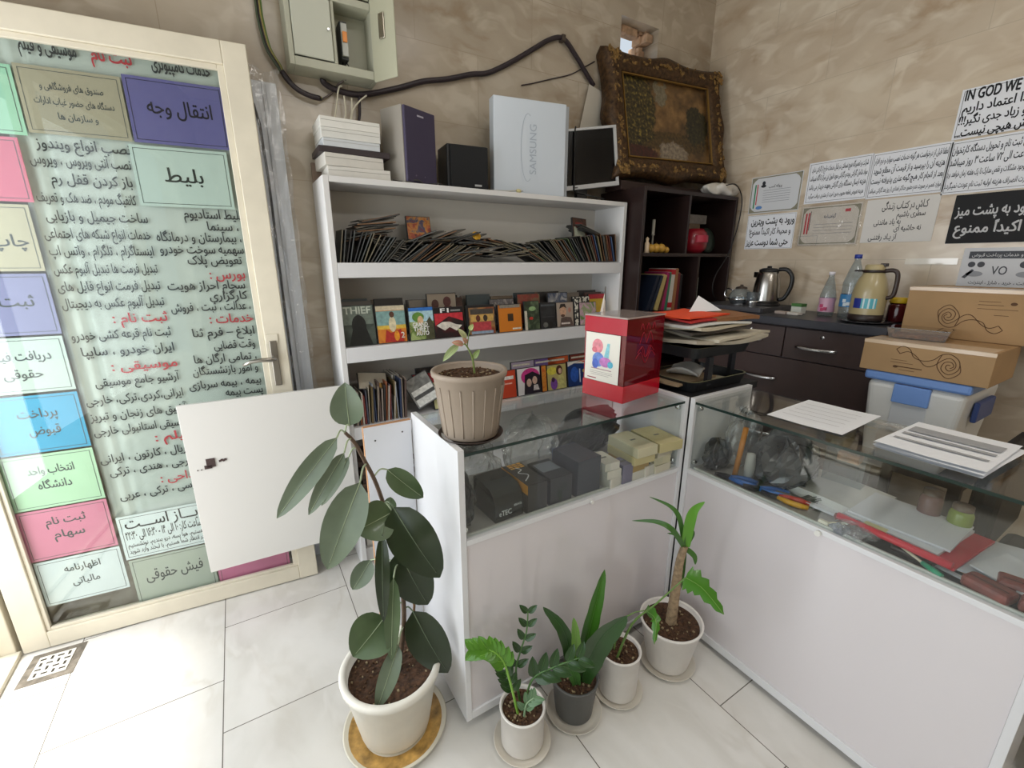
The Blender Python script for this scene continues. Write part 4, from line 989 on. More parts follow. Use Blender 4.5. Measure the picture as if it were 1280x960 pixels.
# ------------------------------------------------------------------ gilt framed painting leaning in the corner
GOLD = pm('#4a341d', .5, .35, var=.65, scale=55, bump=1.0)
GOLD2 = pm('#86683a', .45, .45, var=.6, scale=80, bump=1.0)
PIC_W, PIC_H = .86, .62
pux = V((.995, -.055, .030)); puy = V((.02, .19, .98))
PM_ = frame_m((1.868, 1.945, 1.872), pux, puy)
pnt = thing('framed_painting', 'landscape painting in a heavy carved gilt frame leaning in the corner', 'painting', M=PM_)
def fr(b):
    # profile swept round the picture; carved crests at corners and mid sides
    Wp, Hp = PIC_W, PIC_H
    prof = [(0.0, -.085), (-.012, -.03), (.0, .0), (.022, .016), (.045, .006), (.062, .012), (.082, -.006), (.090, -.016), (.090, -.05)]
    per = []
    N_ = 40
    for side in range(4):
        for i in range(N_): per.append((side, i / N_))
    rows = []
    for side, t in per:
        s4 = .016 * (math.cos(4 * math.pi * t) * .5 + .5) ** 2 + .010 * math.exp(-((t - .5) / .12) ** 2) if True else 0
        rows_ = []
        for ins, z in prof:
            o = ins - s4 * (1 - ins / .09)
            x0, x1, y0, y1 = o, Wp - o, o, Hp - o
            p = {0: (x0 + (x1 - x0) * t, y0), 1: (x1, y0 + (y1 - y0) * t), 2: (x1 - (x1 - x0) * t, y1), 3: (x0, y1 - (y1 - y0) * t)}[side]
            rows_.append(b.verts.new((p[0], p[1], z)))
        rows.append(rows_)
    n = len(rows)
    for i in range(n):
        a, c = rows[i], rows[(i + 1) % n]
        for k in range(len(prof) - 1):
            f = b.faces.new((a[k], c[k], c[k + 1], a[k + 1])); f.smooth = True
part('frame', pnt, GOLD, fr)
def carve(b):
    random.seed(11); Wp, Hp = PIC_W, PIC_H
    def lump(x, y, r, z=.010): 
        M = Matrix.Translation((x, y, z)) @ Matrix.Rotation(random.random() * 3, 4, 'Z') @ Matrix.Diagonal((1.5, .8, .5, 1))
        bmesh.ops.create_icosphere(b, subdivisions=1, radius=r, matrix=M)
    for k in range(190):
        t = random.random(); s = random.randrange(4); o = random.uniform(.008, .05); r = random.uniform(.006, .013)
        x, y = {0: (t * Wp, o), 1: (Wp - o, t * Hp), 2: (t * Wp, Hp - o), 3: (o, t * Hp)}[s]
        lump(x, y, r)
    for cx, cy in ((.02, .02), (Wp - .02, .02), (.02, Hp - .02), (Wp - .02, Hp - .02)):
        for k in range(9): lump(cx + random.uniform(-.03, .03), cy + random.uniform(-.03, .03), random.uniform(.010, .018), .012)
part('carved_ornament', pnt, GOLD2, carve)['kind'] = 'stuff'
def beads(b):
    Wp, Hp = PIC_W, PIC_H; o = .096
    for x0, x1, y0, y1 in ((o - .008, Wp - o + .008, o - .008, o), (o - .008, Wp - o + .008, Hp - o, Hp - o + .008), (o - .008, o, o, Hp - o), (Wp - o, Wp - o + .008, o, Hp - o)): bx(b, x0, x1, y0, y1, -.02, -.006, bev=.003)
part('inner_bead', pnt, pm('#8a6a34', .4, .6), beads)
def canvas_mat():
    """autumn landscape in procedural paint: two tree masses, a pale path, a lit distance"""
    m = bpy.data.materials.new('painted_canvas'); m.use_nodes = True; nt = m.node_tree; N = nt.nodes.new; L = nt.links.new; p = nt.nodes['Principled BSDF']; p.inputs['Roughness'].default_value = .4
    tc = N('ShaderNodeTexCoord'); sp_ = N('ShaderNodeSeparateXYZ'); L(tc.outputs['Object'], sp_.inputs[0])
    def noise(sc, det=6):
        nz = N('ShaderNodeTexNoise'); nz.inputs['Scale'].default_value = sc; nz.inputs['Detail'].default_value = det; L(tc.outputs['Object'], nz.inputs['Vector']); return nz.outputs['Fac']
    def mth(op, a, b_=None):
        n_ = N('ShaderNodeMath'); n_.operation = op
        for i_, v in enumerate((a, b_)):
            if v is None: continue
            if isinstance(v, (int, float)): n_.inputs[i_].default_value = v
            else: L(v, n_.inputs[i_])
        return n_.outputs[0]
    n1, n2 = noise(16), noise(60, 3)
    def ramp(f, st):
        r_ = N('ShaderNodeValToRGB'); cr = r_.color_ramp
        for i_, (ps, h) in enumerate(st):
            el = cr.elements[i_] if i_ < 2 else cr.elements.new(ps)
            el.position = ps; el.color = lin(h)
        L(f, r_.inputs[0]); return r_.outputs[0]
    def oval(cx, cy, rx, ry, rag=.9):
        d = mth('ADD', mth('POWER', mth('DIVIDE', mth('SUBTRACT', sp_.outputs[0], cx), rx), 2), mth('POWER', mth('DIVIDE', mth('SUBTRACT', sp_.outputs[1], cy), ry), 2))
        d = mth('ADD', d, mth('MULTIPLY', mth('SUBTRACT', n1, .5), rag * 2.6)); d = mth('ADD', d, mth('MULTIPLY', mth('SUBTRACT', n2, .5), rag))
        mr = N('ShaderNodeMapRange'); mr.inputs['From Min'].default_value = .85; mr.inputs['From Max'].default_value = 1.1; mr.inputs['To Min'].default_value = 1; mr.inputs['To Max'].default_value = 0; L(d, mr.inputs['Value']); return mr.outputs[0]
    def over(base, col, msk):
        x_ = N('ShaderNodeMix'); x_.data_type = 'RGBA'; L(msk, x_.inputs['Factor']); L(base, x_.inputs['A']); L(col, x_.inputs['B']); return x_.outputs['Result']
    c_ = ramp(n1, [(.35, '#4a3720'), (.55, '#6f5230'), (.7, '#8a6a40')])
    c_ = over(c_, ramp(n2, [(.3, '#615a48'), (.7, '#857c66')]), oval(.39, .46, .05, .08, 1.8))
    c_ = over(c_, ramp(n2, [(.3, '#2a2012'), (.7, '#5a4420')]), oval(.43, .20, .36, .055, .5))
    c_ = over(c_, ramp(n2, [(.3, '#62574a'), (.7, '#9a8c78')]), oval(.46, .12, .12, .085, .9))
    c_ = over(c_, ramp(n2, [(.35, '#14120b'), (.55, '#453a1a'), (.7, '#8a7734')]), oval(.19, .36, .15, .22, .55))
    c_ = over(c_, ramp(n2, [(.35, '#15130c'), (.6, '#33301a'), (.75, '#55481f')]), oval(.67, .31, .095, .12, .55))
    c_ = over(c_, ramp(n2, [(.3, '#1a110c'), (.7, '#4a1c18')]), oval(.15, .12, .20, .05, .4))
    L(c_, p.inputs['Base Color']); return m
part('canvas', pnt, canvas_mat(), lambda b: bx(b, .088, PIC_W - .088, .088, PIC_H - .088, -.045, -.03))
solo('wooden_board', 'dark brown board lying on the corner shelf unit under the painting', 'board', pm('#2e1c18', .6), lambda b: bx(b, 0, .84, 0, .13, 0, .048, bev=.003), (1.90, 1.955, 1.7855))
solo('card_sheet', 'plain pale card tucked behind the left side of the painting', 'card', pm('#cfc8bb', .7), lambda b: box(b, (0, 0, 0), (.16, .003, .28), M=Matrix.Rotation(R(14), 4, 'Y'), bev=.0), (1.83, 2.128, 2.17))
# ------------------------------------------------------------------ things on top of the bookshelf
ZT = 1.7125
z = ZT
for k, (x0, x1, h, hx, lb, rz, cat) in enumerate(((.362, .602, .040, '#d9d6cf', 'scuffed white box at the bottom of the stack on the bookshelf', -2, 0), (.347, .572, .044, '#d4d0c8', 'off white box just under the dark slab in the stack', 3, 0), (.335, .603, .022, '#2e2326', 'thin dark slab in the middle of the white box stack', 0, 1),
                                          (.352, .565, .028, '#c9cdd0', 'bluish grey thin box resting on the dark slab', 0, 0), (.350, .570, .036, '#d6d5cf', 'white box second from the top of the stack', -1, 0), (.348, .570, .036, '#dedcd5', 'white box topmost of the stack on the bookshelf', 0, 0))):
    def bxx(b):
        w2 = (x1 - x0) / 2; bx(b, -w2, w2, -.085, .085, 0, h, bev=.002)
    tt = thing('flat_box' if cat == 0 else 'tablet_case', lb, 'box' if cat == 0 else 'case', ((x0 + x1) / 2, 2.02, z + .0002), R(rz), 'boxes stacked on the bookshelf')
    part('body', tt, pm(hx, .5, var=.04, scale=25), bxx)
    if cat == 0: part('lid_seam', tt, pm('#9a968e', .6), lambda b: bx(b, -(x1 - x0) / 2 + .004, (x1 - x0) / 2 - .004, -.0855, -.0851, h * .62, h * .66))
    z += h + .0004
solo('small_carton', 'little brown carton half hidden behind the stack of white boxes', 'carton', pm('#8d7a6c', .8), lambda b: bx(b, 0, .10, 0, .018, 0, .075, bev=.001), (.330, 2.112, ZT + .0002))
sp1 = thing('speaker', 'tall silver speaker with a violet grey front', 'speaker', (.650, 1.905, ZT), R(24))       # local x along the front
part('cabinet', sp1, pm('#938d84', .4), lambda b: bx(b, 0, .175, .0, .125, 0, .285, bev=.004))
part('grille', sp1, pm('#3f3850', .7), lambda b: bx(b, .002, .173, -.014, -.0005, .004, .281, bev=.004))
part('maker_badge', sp1, pm('#b9b6c4', .4), lambda b: bx(b, .070, .105, -.0155, -.0141, .252, .258))
part('grille_peg', sp1, pm('#6a6078', .5), lambda b: [tube(b, [(x, -.0141, .03), (x, -.0158, .03)], .003, n=8) for x in (.05, .10)])
sp2 = thing('speaker', 'small black speaker between the silver speaker and the silver case', 'speaker', (.868, 1.975, ZT), R(-6))
part('cabinet', sp2, pm('#17181b', .5), lambda b: bx(b, 0, .195, 0, .14, 0, .186, bev=.006))
part('grille', sp2, pm('#101114', .8), lambda b: bx(b, .012, .192, -.012, -.0005, .006, .182, bev=.005))
part('maker_badge', sp2, pm('#b5b5b5', .4), lambda b: bx(b, .125, .158, -.0134, -.0121, .016, .024))
dv = thing('player_case', 'upright silver player case with embossed oval lettering', 'media player', (1.103, 1.965, ZT), R(-10))
part('case', dv, pm('#cdd6e0', .35, .15), lambda b: box(b, (.185, .04, .205), (.372, .062, .410), bev=.004))
part('side_flange', dv, pm('#a9b0b8', .35, .3), lambda b: bx(b, .3715, .392, .022, .068, .002, .406, bev=.002))
part('side_slot', dv, BLACK, lambda b: bx(b, .3925, .396, .02, .066, .11, .30))
def emb(b):
    P = [(.20 + .035 * math.cos(R(a)) - .03, .205 + .145 * math.sin(R(a))) for a in range(70, 300, 8)]
    strip(b, P, .0025, .0005)
    write(b, 'SAMSUNG', .20, .20, .05, .215, 'c', 0, z=.0007, bold=.0, rot=R(90))
e_ = part('embossed_lettering', dv, pm('#aab6c4', .35, .15), emb); e_.matrix_local = Matrix(((1, 0, 0, 0), (0, 0, -1, .0085), (0, 1, 0, 0), (0, 0, 0, 1)))
# monitor tilted on its stand
mo = thing('monitor', 'silver framed black monitor with a cable across it, propped beside the silver case', 'monitor', (1.69, 2.035, ZT))
MM = Matrix.Translation((0, 0, .215)) @ Matrix.Rotation(R(-19), 4, 'Z') @ Matrix.Rotation(R(-7.5), 4, 'Y')
part('screen', mo, pm('#0c0d10', .12), lambda b: box(b, (0, -.001, .006), (.345, .02, .262), M=MM))
def bez(b):
    for x0, x1, z0, z1 in ((-.19, .19, -.148, -.125), (-.19, .19, .137, .15), (-.19, -.173, -.125, .137), (.173, .19, -.125, .137)): box(b, ((x0 + x1) / 2, -.002, (z0 + z1) / 2), (x1 - x0, .032, z1 - z0), M=MM, bev=.002)
part('bezel', mo, pm('#c4c6c8', .35, .3), bez)
part('back_shell', mo, pm('#3a3c40', .5), lambda b: box(b, (0, .022, 0), (.33, .024, .25), M=MM, bev=.006))
part('base', mo, pm('#1f2024', .4), lambda b: (bx(b, -.09, .10, -.07, .06, 0, .012, bev=.004), bx(b, -.035, .035, -.0, .025, .0121, .12)))
part('cable', mo, BLACK, lambda b: (tube(b, [tuple(MM @ V(p)) for p in ((-.02, .04, .12), (-.03, .0, .158), (-.045, -.022, .13), (-.06, -.024, .0), (-.075, -.024, -.13), (-.07, -.026, -.16))] + [(-.06, -.115, .02), (.05, -.12, .008)], .004, n=7, sm=5)))
part('maker_badge', mo, pm('#55585c', .4), lambda b: box(b, (-.06, -.0185, -.137), (.016, .001, .007), M=MM))
pl = thing('power_plug', 'small cream two pin plug lying on the front edge of the bookshelf top', 'plug', (1.205, 1.918, ZT + .009))
part('body', pl, pm('#cfc48f', .4), lambda b: tube(b, [(-.012, 0, 0), (-.008, 0, 0), (.006, 0, 0), (.012, 0, 0)], [.005, .0085, .0085, .006], n=12))
part('pins', pl, CHROME, lambda b: [tube(b, [(.012, y, 0), (.022, y, 0)], .0018, n=7) for y in (-.004, .004)])
part('cord', pl, pm('#b5b0a6', .5), lambda b: tube(b, [(-.012, 0, 0), (-.05, .002, -.004), (-.09, .003, -.006), (-.14, .012, -.006)], .0028, n=7, sm=4))
def stray(b):
    tube(b, [(.0, 0, .003), (.05, .02, .004), (.1, .0, .012), (.14, .03, .004)], .0028, n=6, sm=5); tube(b, [(.16, .02, .003), (.2, .0, .006), (.24, .03, .003), (.3, .01, .003)], .0022, n=6, sm=5)
solo('cable', 'loose thin cables lying in front of the silver speaker', 'cable', pm('#3a3836', .6), stray, (.60, 1.905, ZT))

# ------------------------------------------------------------------ notices on the right wall
RW = lambda y_, z_: frame_m((2.7975, y_, z_), (0, -1, 0), (0, 0, 1))
PW = pm('#e6e8ee', .6); PG = pm('#d9d6d2', .6)
def wnote(y0, z0, wd, ht, label, lines, mat=PW, brd=[(.008, .0016)], ink='#33363e', tilt=0, extra=None, mats=None, grp='paper notices on the marble wall'):
    return sheet('wall_notice', label, 'notice', RW(y0, z0) @ Matrix.Rotation(R(tilt), 4, 'Z'), wd, ht, mat, [(l[0], wd * l[1], ht * l[2], l[3], l[4] * wd) + tuple(l[5:]) for l in lines], ink=ink, brd=brd, extra=extra, mats=mats, group=grp)
def corners(b, wd, ht, mi):
    for cx, cy, sx, sy in ((.01, .01, 1, 1), (wd - .01, .01, -1, 1), (.01, ht - .01, 1, -1), (wd - .01, ht - .01, -1, -1)): ngon(b, [(cx, cy), (cx + sx * .03, cy), (cx + sx * .012, cy + sy * .012), (cx, cy + sy * .03)], .0007, mi)
CERT = [pm('#5f6676', .7), pm('#2c8a5a', .7), pm('#c43a44', .7), pm('#8a8672', .6), pm('#2b2d34', .7), pm('#5a86c4', .7)]
def cert1(b):
    wd, ht = .298, .207; border(b, wd, ht, .004, .006, 3); corners(b, wd, ht, 3)
    ngon(b, [(.026, .03), (.034, .03), (.034, .165), (.026, .165)], .0008, 1); ngon(b, [(.040, .05), (.046, .05), (.046, .165), (.040, .165)], .0008, 2)
    ngon(b, ell(.078, .168, .010, .012), .0008, 4); ngon(b, ell(.078, .152, .016, .008), .0008, 4); ngon(b, ell(.065, .032, .02, .010), .0008, 5)
    for k in range(6): ngon(b, [(.08, .06 + k * .013), (.24, .06 + k * .013), (.24, .0615 + k * .013), (.08, .0615 + k * .013)], .0008, 0)
wnote(1.756, 1.684, .298, .207, 'framed looking certificate nearest the corner, above the three line warning', [('پروانه کسب', .5, .70, .022, .26, 'c', 4)], mat=pm('#d2d4d8', .5), brd=None, extra=cert1, mats=CERT)
wnote(1.750, 1.474, .290, .199, 'white notice with three heavy lines under the corner certificate', [('ورود به پشت ویترین', .53, .80, .055, .88, 'c', 0, .03), ('و محیط کار اکیداً ممنوع!', .5, .50, .048, .86, 'c', 0, .02), ('حتی شما دوست عزیز', .47, .19, .052, .88, 'c', 0, .03)], ink='#17181c', brd=[(.004, .001)])
wnote(1.432, 1.709, .298, .210, 'white four line notice left of the middle in the upper row', [('شرکت و تعمیرگاه هیچ ضمانتی در قبال خدمات خارج از گارانتی ندارد', .5, .82, .036, .88, 'c', 0, .02), ('مواد شامل گارانتی بوده و گارانتی مورد قبول این مرکز تا آگاه نمیباشد', .5, .61, .036, .9, 'c', 0, .02), ('هزینه ارسال دستگاه برای گارانتی بعهده خریدار می باشد', .5, .40, .036, .9, 'c', 0, .02), ('هزینه تعویض قطعه معیوب بدون اجرت از مشتری دریافت میگردد', .5, .18, .03, .88, 'c', 0, .02)])
def cert2(b):
    wd, ht = .29, .205; border(b, wd, ht, .006, .005, 3); corners(b, wd, ht, 3)
    ngon(b, [(.022, .06), (.030, .06), (.030, .17), (.022, .17)], .0008, 2); ngon(b, [(.036, .06), (.044, .06), (.044, .175), (.036, .17)], .0008, 2); ngon(b, [(.046, .08), (.049, .08), (.049, .18), (.046, .18)], .0008, 4)
    ngon(b, [(.215, .165), (.24, .165), (.24, .18), (.215, .18)], .0008, 2); border(b, .1, .05, .0, .001, 0)
    for k in range(4): ngon(b, [(.07, .06 + k * .016), (.26, .06 + k * .016), (.26, .0612 + k * .016), (.07, .0612 + k * .016)], .0008, 0)
wnote(1.430, 1.488, .29, .205, 'certificate in a shiny clear sleeve below the left four line notice', [('گواهینامه', .5, .72, .026, .2, 'c', 0)], mat=pm('#d9d0c4', .25, coat=.6), brd=None, extra=cert2, mats=CERT)
solo('clear_sleeve', 'shiny clear plastic sleeve taped over the lower certificate', 'sleeve', clear('sleeve_film', '#fafafa', rough=.05, gloss=1.5, bump=.3, scale=12, haze=.02), lambda b: grid(b, lambda u, v: (u * .31, v * .225, .004 + .002 * math.sin(u * 17 + v * 9)), 16, 10), M=RW(1.440, 1.478))
wnote(1.136, 1.704, .298, .210, 'white four line notice in the middle of the upper row', [('لطفا قبل از درخواست هر گونه خدمات نصب موارد و نرم افزار', .5, .82, .036, .92, 'c', 0, .02), ('هزینه آن را بپرسید و از قیمت آن مطلع شوید', .5, .60, .038, .9, 'c', 0, .024), ('بعد از انجام کار هیچ گونه عذری پذیرفته نیست', .5, .38, .036, .92, 'c', 0, .024), ('موارد تعمیر در صورت عدم حضور حداکثر تعدادی از روز بعد گارانتی میباشد', .5, .17, .03, .92, 'c', 0, .016)])
wnote(1.122, 1.492, .285, .205, 'plain grey white poem sheet with staggered lines and no border', [('کـاش در کتـاب زنـدگی', .55, .82, .046, .62, 'c', 0, .02), ('سطری باشیم', .66, .62, .036, .38, 'c', 0, .016), ('به یاد ماندنی', .35, .46, .036, .38, 'c', 0, .016), ('نه حاشیه ای', .65, .31, .036, .36, 'c', 0, .016), ('از یـاد رفتنـی', .32, .12, .038, .4, 'c', 0, .016)], mat=PG, brd=None, ink='#4a4a4c')
wnote(.850, 1.916, .298, .196, 'white notice with English capitals in its top line at the upper right', [('IN GOD WE TRUST', .05, .85, .058, .88, 'l', 0, .04), ('به خدا اعتماد داریم', .05, .60, .048, .84, 'l', 0, .03), ('دنیا رو زیاد جدی نگیر!!!', .04, .36, .046, .88, 'l', 0, .03), ('توش هیچی نیست...', .03, .12, .046, .80, 'l', 0, .03)], ink='#1c1d22')
wnote(.843, 1.690, .298, .218, 'white four line notice below the one with English capitals', [('مدت زمان ثبت نام و تحویل دستگاه کارتخوان', .5, .82, .04, .94, 'c', 0, .024), ('از ۴۸ ساعت الی ۷۲ ساعت ۳ روز میباشد', .5, .60, .042, .94, 'c', 0, .024), ('در صورت وجود مشکلات و نقص مدارک تا یک هفته زمان خواهد برد', .5, .38, .034, .94, 'c', 0, .02), ('در صورت انصراف هزینه اولیه ثبت نام عودت نمیگردد', .5, .16, .032, .94, 'c', 0, .016)])
wnote(.785, 1.478, .298, .205, 'black notice with heavy white lettering', [('ورود به پشت میز', .44, .66, .06, .80, 'c', 0, .03), ('اکیداً ممنوع', .41, .30, .06, .68, 'c', 0, .03)], mat=pm('#1d1e21', .8), ink='#c8c9cc', brd=None)
def vo(b):
    M1 = 0; ngon(b, [(.02, .150), (.28, .150), (.28, .180), (.02, .180)], .0006, 0)
    for x, y, r in ((.035, .125, .012), (.065, .125, .012), (.195, .125, .014), (.235, .125, .014)): ngon(b, ell(x, y, r, r), .0006, 0)
    for x, y, rx in ((.05, .085, .028), (.205, .085, .028), (.24, .085, .02)): ngon(b, ell(x, y, rx, .012), .0006, 1)
    ngon(b, [(.012, .07), (.04, .105), (.048, .1), (.024, .065)], .0006, 0)
    ngon(b, ell(.06, .012, .014, .012), .0006, 0); ngon(b, ell(.14, .012, .014, .012), .0006, 0)
wnote(.712, 1.262, .298, .195, 'grey white poster with a two letter emblem, half behind the upper carton', [('خرید اینترنتی و خدمات پرداخت قبوض', .5, .845, .02, .8, 'c', 2), ('VO', .42, .5, .05, .16, 'c', 0, .01), ('پرداخت ، خرید ، شارژ ، اینترنت', .46, .25, .02, .66, 'c', 0)], mat=pm('#cfd1d6', .5), brd=None, extra=vo, mats=[pm('#4a4d55', .7), pm('#9a9da4', .7), pm('#d6d8dc', .7)])
solo('reflection_strip', 'pale strip painted as a light reflection on the wall below the black notice', 'tape', pm('#dfd8ca', .12, coat=.8), lambda b: bx(b, 0, .19, 0, .028, 0, .0006), M=RW(.915, 1.386))  # pale glossy strip stands in for light reflected on the wall
# ------------------------------------------------------------------ things on the worktop
ZW = 1.1275
tb = solo('kettle_tray', 'dark grey folded metal tray under the kettle', 'tray', pm('#47464a', .4), lambda b: (bx(b, 0, .32, 0, .40, .018, .026, bev=.002), bx(b, -.012, 0, 0, .40, 0, .026, bev=.003), bx(b, .0, .32, -.004, .004, .0, .026)), (2.43, 1.372, ZW))
kt = thing('electric_kettle', 'brushed steel kettle with a black handle and lid', 'kettle', (2.63, 1.475, ZW + .0265))
part('body', kt, pm('#a9a5a0', .25, 1.0), lambda b: lathe(b, [(0, .014), (.072, .014), (.073, .03), (.066, .12), (.056, .175), (.050, .19), (0, .19)], 40))
part('base', kt, BLACK, lambda b: lathe(b, [(0, .0), (.08, .0), (.08, .008), (.074, .0138), (0, .0138)], 36))
part('lid', kt, BLACK, lambda b: lathe(b, [(.051, .1902), (.050, .200), (.036, .208), (.012, .210), (.012, .220), (0, .221)], 30))
part('handle', kt, BLACK, lambda b: tube(b, [(.02, -.045, .202), (.03, -.085, .20), (.035, -.115, .16), (.03, -.115, .10), (.02, -.095, .045), (.01, -.072, .035)], [.011, .011], n=10, sm=5))
part('spout', kt, pm('#6a6866', .3, 1.0), lambda b: prism(b, [(-.018, .0), (.018, .0), (.0, .035)], .155, .186, M=Matrix.Translation((0, .052, 0))))
tpot = thing('glass_teapot', 'small clear glass teapot with steel band beside the kettle', 'teapot', (2.585, 1.60, ZW + .0265))
part('body', tpot, BOTTLE, lambda b: lathe(b, [(0, .003), (.05, .003), (.064, .025), (.062, .055), (.045, .08), (.03, .088)], 32))
part('band', tpot, CHROME, lambda b: lathe(b, [(.052, .0), (.053, .012), (.066, .026), (.0665, .034), (.064, .034)], 32))
part('lid', tpot, pm('#5a514b', .3, .6), lambda b: lathe(b, [(.034, .0882), (.03, .098), (.008, .104), (.010, .112), (0, .114)], 24))
part('handle', tpot, CHROME, lambda b: tube(b, [(0, .055, .03), (0, .095, .035), (0, .105, .06), (0, .085, .085), (0, .05, .075)], .005, n=8, sm=4))
gl = thing('tea_glass', 'short clear glass in front of the kettle', 'glass', (2.545, 1.50, ZW + .0265))
part('body', gl, BOTTLE, lambda b: lathe(b, [(0, .002), (.028, .002), (.034, .075), (.0325, .075), (.027, .006), (0, .006)], 28))
part('band', gl, CHROME, lambda b: lathe(b, [(.0285, .0), (.0315, .02), (.0315, .028), (.031, .028)], 28))
bxg = thing('tea_box', 'small green and white box beside the kettle tray', 'box', (2.60, 1.268, ZW), R(-8))
part('body', bxg, pm('#dfe0d6', .5), lambda b: bx(b, -.02, .02, -.028, .028, 0, .036)); part('lid_band', bxg, pm('#4d7d43', .5), lambda b: bx(b, -.021, .021, -.029, .029, .0365, .052))
for k, (y_, lb, hx) in enumerate(((1.30, 'flat pale packet lying left of the green box', '#b9a9a0'), (1.235, 'flat white packet lying right of the pale one', '#d6d0c8'))):
    solo('packet', lb, 'packet', pm(hx, .5), lambda b: bx(b, -.02, .02, -.03, .03, 0, .014, bev=.002), (2.50, y_, ZW), R(-6), 'packets in front of the green box')
def bottle(name, label, loc, prof, lab, labhx, cap, caphx, extra=None):
    t = thing(name, label, 'bottle', loc)
    part('body', t, BOTTLE, lambda b: lathe(b, prof, 28)); part('label', t, pm(labhx[0], .4), lambda b: lathe(b, lab, 28))
    if len(labhx) > 1: part('label_print', t, pm(labhx[1], .4), lambda b: [bx(b, -lab[0][0] - .0015, -lab[0][0] + .006, y0, y0 + .014, lab[0][1] + z0, lab[0][1] + z0 + .016) for y0, z0 in ((-.018, .008), (.0, .022), (-.004, .004))])
    part('cap', t, pm(caphx, .4), lambda b: lathe(b, cap, 20)); return t
bottle('drink_bottle', 'clear bottle with pink and white label left of the water bottle', (2.60, 1.135, ZW), [(0, .001), (.034, .001), (.036, .02), (.033, .06), (.036, .10), (.022, .16), (.012, .195), (.012, .205)], [(.0375, .022), (.0365, .04), (.0345, .062), (.037, .092)], ['#d8a9c0', '#c43a6a'], [(.0125, .2055), (.014, .206), (.014, .222), (0, .222)], '#e6e0e6')
bottle('water_bottle', 'tall clear water bottle with blue cap and blue label behind the flask', (2.60, 1.035, ZW), [(0, .001), (.040, .001), (.042, .03), (.040, .10), (.042, .17), (.026, .235), (.013, .275), (.013, .285)], [(.0425, .055), (.0425, .115)], ['#3b86bf', '#e4ecf2'], [(.0135, .2855), (.0155, .286), (.0155, .305), (0, .305)], '#2a3f9c')
fp = solo('flask_saucer', 'dark round plate under the beige flask', 'plate', pm('#2c2a2e', .25), lambda b: lathe(b, [(0, .0), (.06, .0), (.10, .006), (.102, .009), (.06, .005), (0, .005)], 40), (2.47, .905, ZW))
fk = thing('vacuum_flask', 'beige vacuum jug with dark brown base, spout and handle', 'flask', (2.47, .910, ZW + .0095))
part('body', fk, pm('#b3a47c', .3, coat=.3), lambda b: lathe(b, [(.066, .0302), (.066, .10), (.064, .14), (.052, .185), (.042, .205), (.040, .214), (0, .214)], 40))
part('base', fk, pm('#2e2422', .4), lambda b: lathe(b, [(0, 0), (.063, 0), (.0655, .004), (.0665, .03), (0, .03)], 40))
part('collar', fk, pm('#2e2422', .4), lambda b: (lathe(b, [(.0405, .2142), (.043, .216), (.043, .226), (0, .226)], 32), box(b, (-.02, .05, .222), (.03, .03, .008), bev=.003)))
part('lid', fk, pm('#b3a47c', .3), lambda b: lathe(b, [(.038, .2262), (.037, .246), (.03, .250), (0, .250)], 32))
part('thumb_lever', fk, pm('#2e2422', .4), lambda b: bx(b, -.012, .012, -.045, -.02, .240, .255, bev=.003))
part('handle', fk, pm('#3a2c28', .4), lambda b: tube(b, [(0, -.040, .222), (0, -.072, .224), (0, -.088, .205), (0, -.09, .15), (0, -.085, .115), (0, -.063, .105)], [.009, .009], n=10, sm=5))
def lab(b):
    n = 14; rows = []
    for i in range(n + 1):
        a = R(150 + 78 * i / n); rows.append((b.verts.new((.0665 * math.cos(a), .0665 * math.sin(a), .058)), b.verts.new((.0665 * math.cos(a), .0665 * math.sin(a), .102))))
    for k, (p, q) in enumerate(zip(rows, rows[1:])): f = b.faces.new((p[0], q[0], q[1], p[1])); f.material_index = 0 if k < 5 else (1 if k % 3 else 2)
part('label', fk, [pm('#26358f', .4), pm('#58b0c0', .4), pm('#cfe6ea', .4)], lab, label='blue and turquoise label')
jr = thing('jam_jar', 'dark red jar with a yellow lid behind the cartons', 'jar', (2.60, .838, ZW))
part('jar', jr, pm('#4a1418', .15, coat=.5), lambda b: lathe(b, [(0, 0), (.034, 0), (.037, .01), (.037, .075), (.031, .088), (0, .088)], 28)); part('lid', jr, pm('#d8b52a', .4), lambda b: lathe(b, [(.034, .0882), (.036, .09), (.036, .112), (0, .113)], 28))
g2 = solo('tea_glass', 'clear glass standing right behind the beige flask', 'glass', BOTTLE, lambda b: lathe(b, [(0, .002), (.026, .002), (.032, .085), (.0305, .085), (.025, .006), (0, .006)], 28), (2.56, .905, ZW))
# ------------------------------------------------------------------ things in the dark corner shelf
ZU, ZL2 = 1.4465, 1.1125
for k, (x_, y_, s, lb) in enumerate(((2.045, 1.84, .024, 'first small yellow ball ornament from the left in the corner shelf'), (2.092, 1.845, .026, 'second small yellow ball ornament from the left in the corner shelf'), (2.142, 1.85, .026, 'third small yellow ball ornament from the left in the corner shelf'), (2.186, 1.85, .018, 'smallest yellow ornament at the right of the row in the corner shelf'))):
    o = thing('ball_ornament', lb, 'ornament', (x_, y_, ZU), 0, 'yellow ornaments in the corner shelf')
    part('body', o, pm('#c99a3e', .45), lambda b: lathe(b, [(s * math.sin(R(a)), s - s * math.cos(R(a))) for a in range(0, 181, 15)], 18)); part('stalk', o, pm('#6a4a24', .6), lambda b: tube(b, [(0, 0, 2 * s - .002), (.002, 0, 2 * s + .008)], .002, n=6))
solo('figurine', 'pale slim figurine at the left edge of the corner shelf', 'figurine', pm('#cdb79a', .5), lambda b: lathe(b, [(0, 0), (.016, 0), (.012, .02), (.014, .05), (.007, .06), (.010, .075), (0, .085)], 14), (1.985, 1.815, ZU))
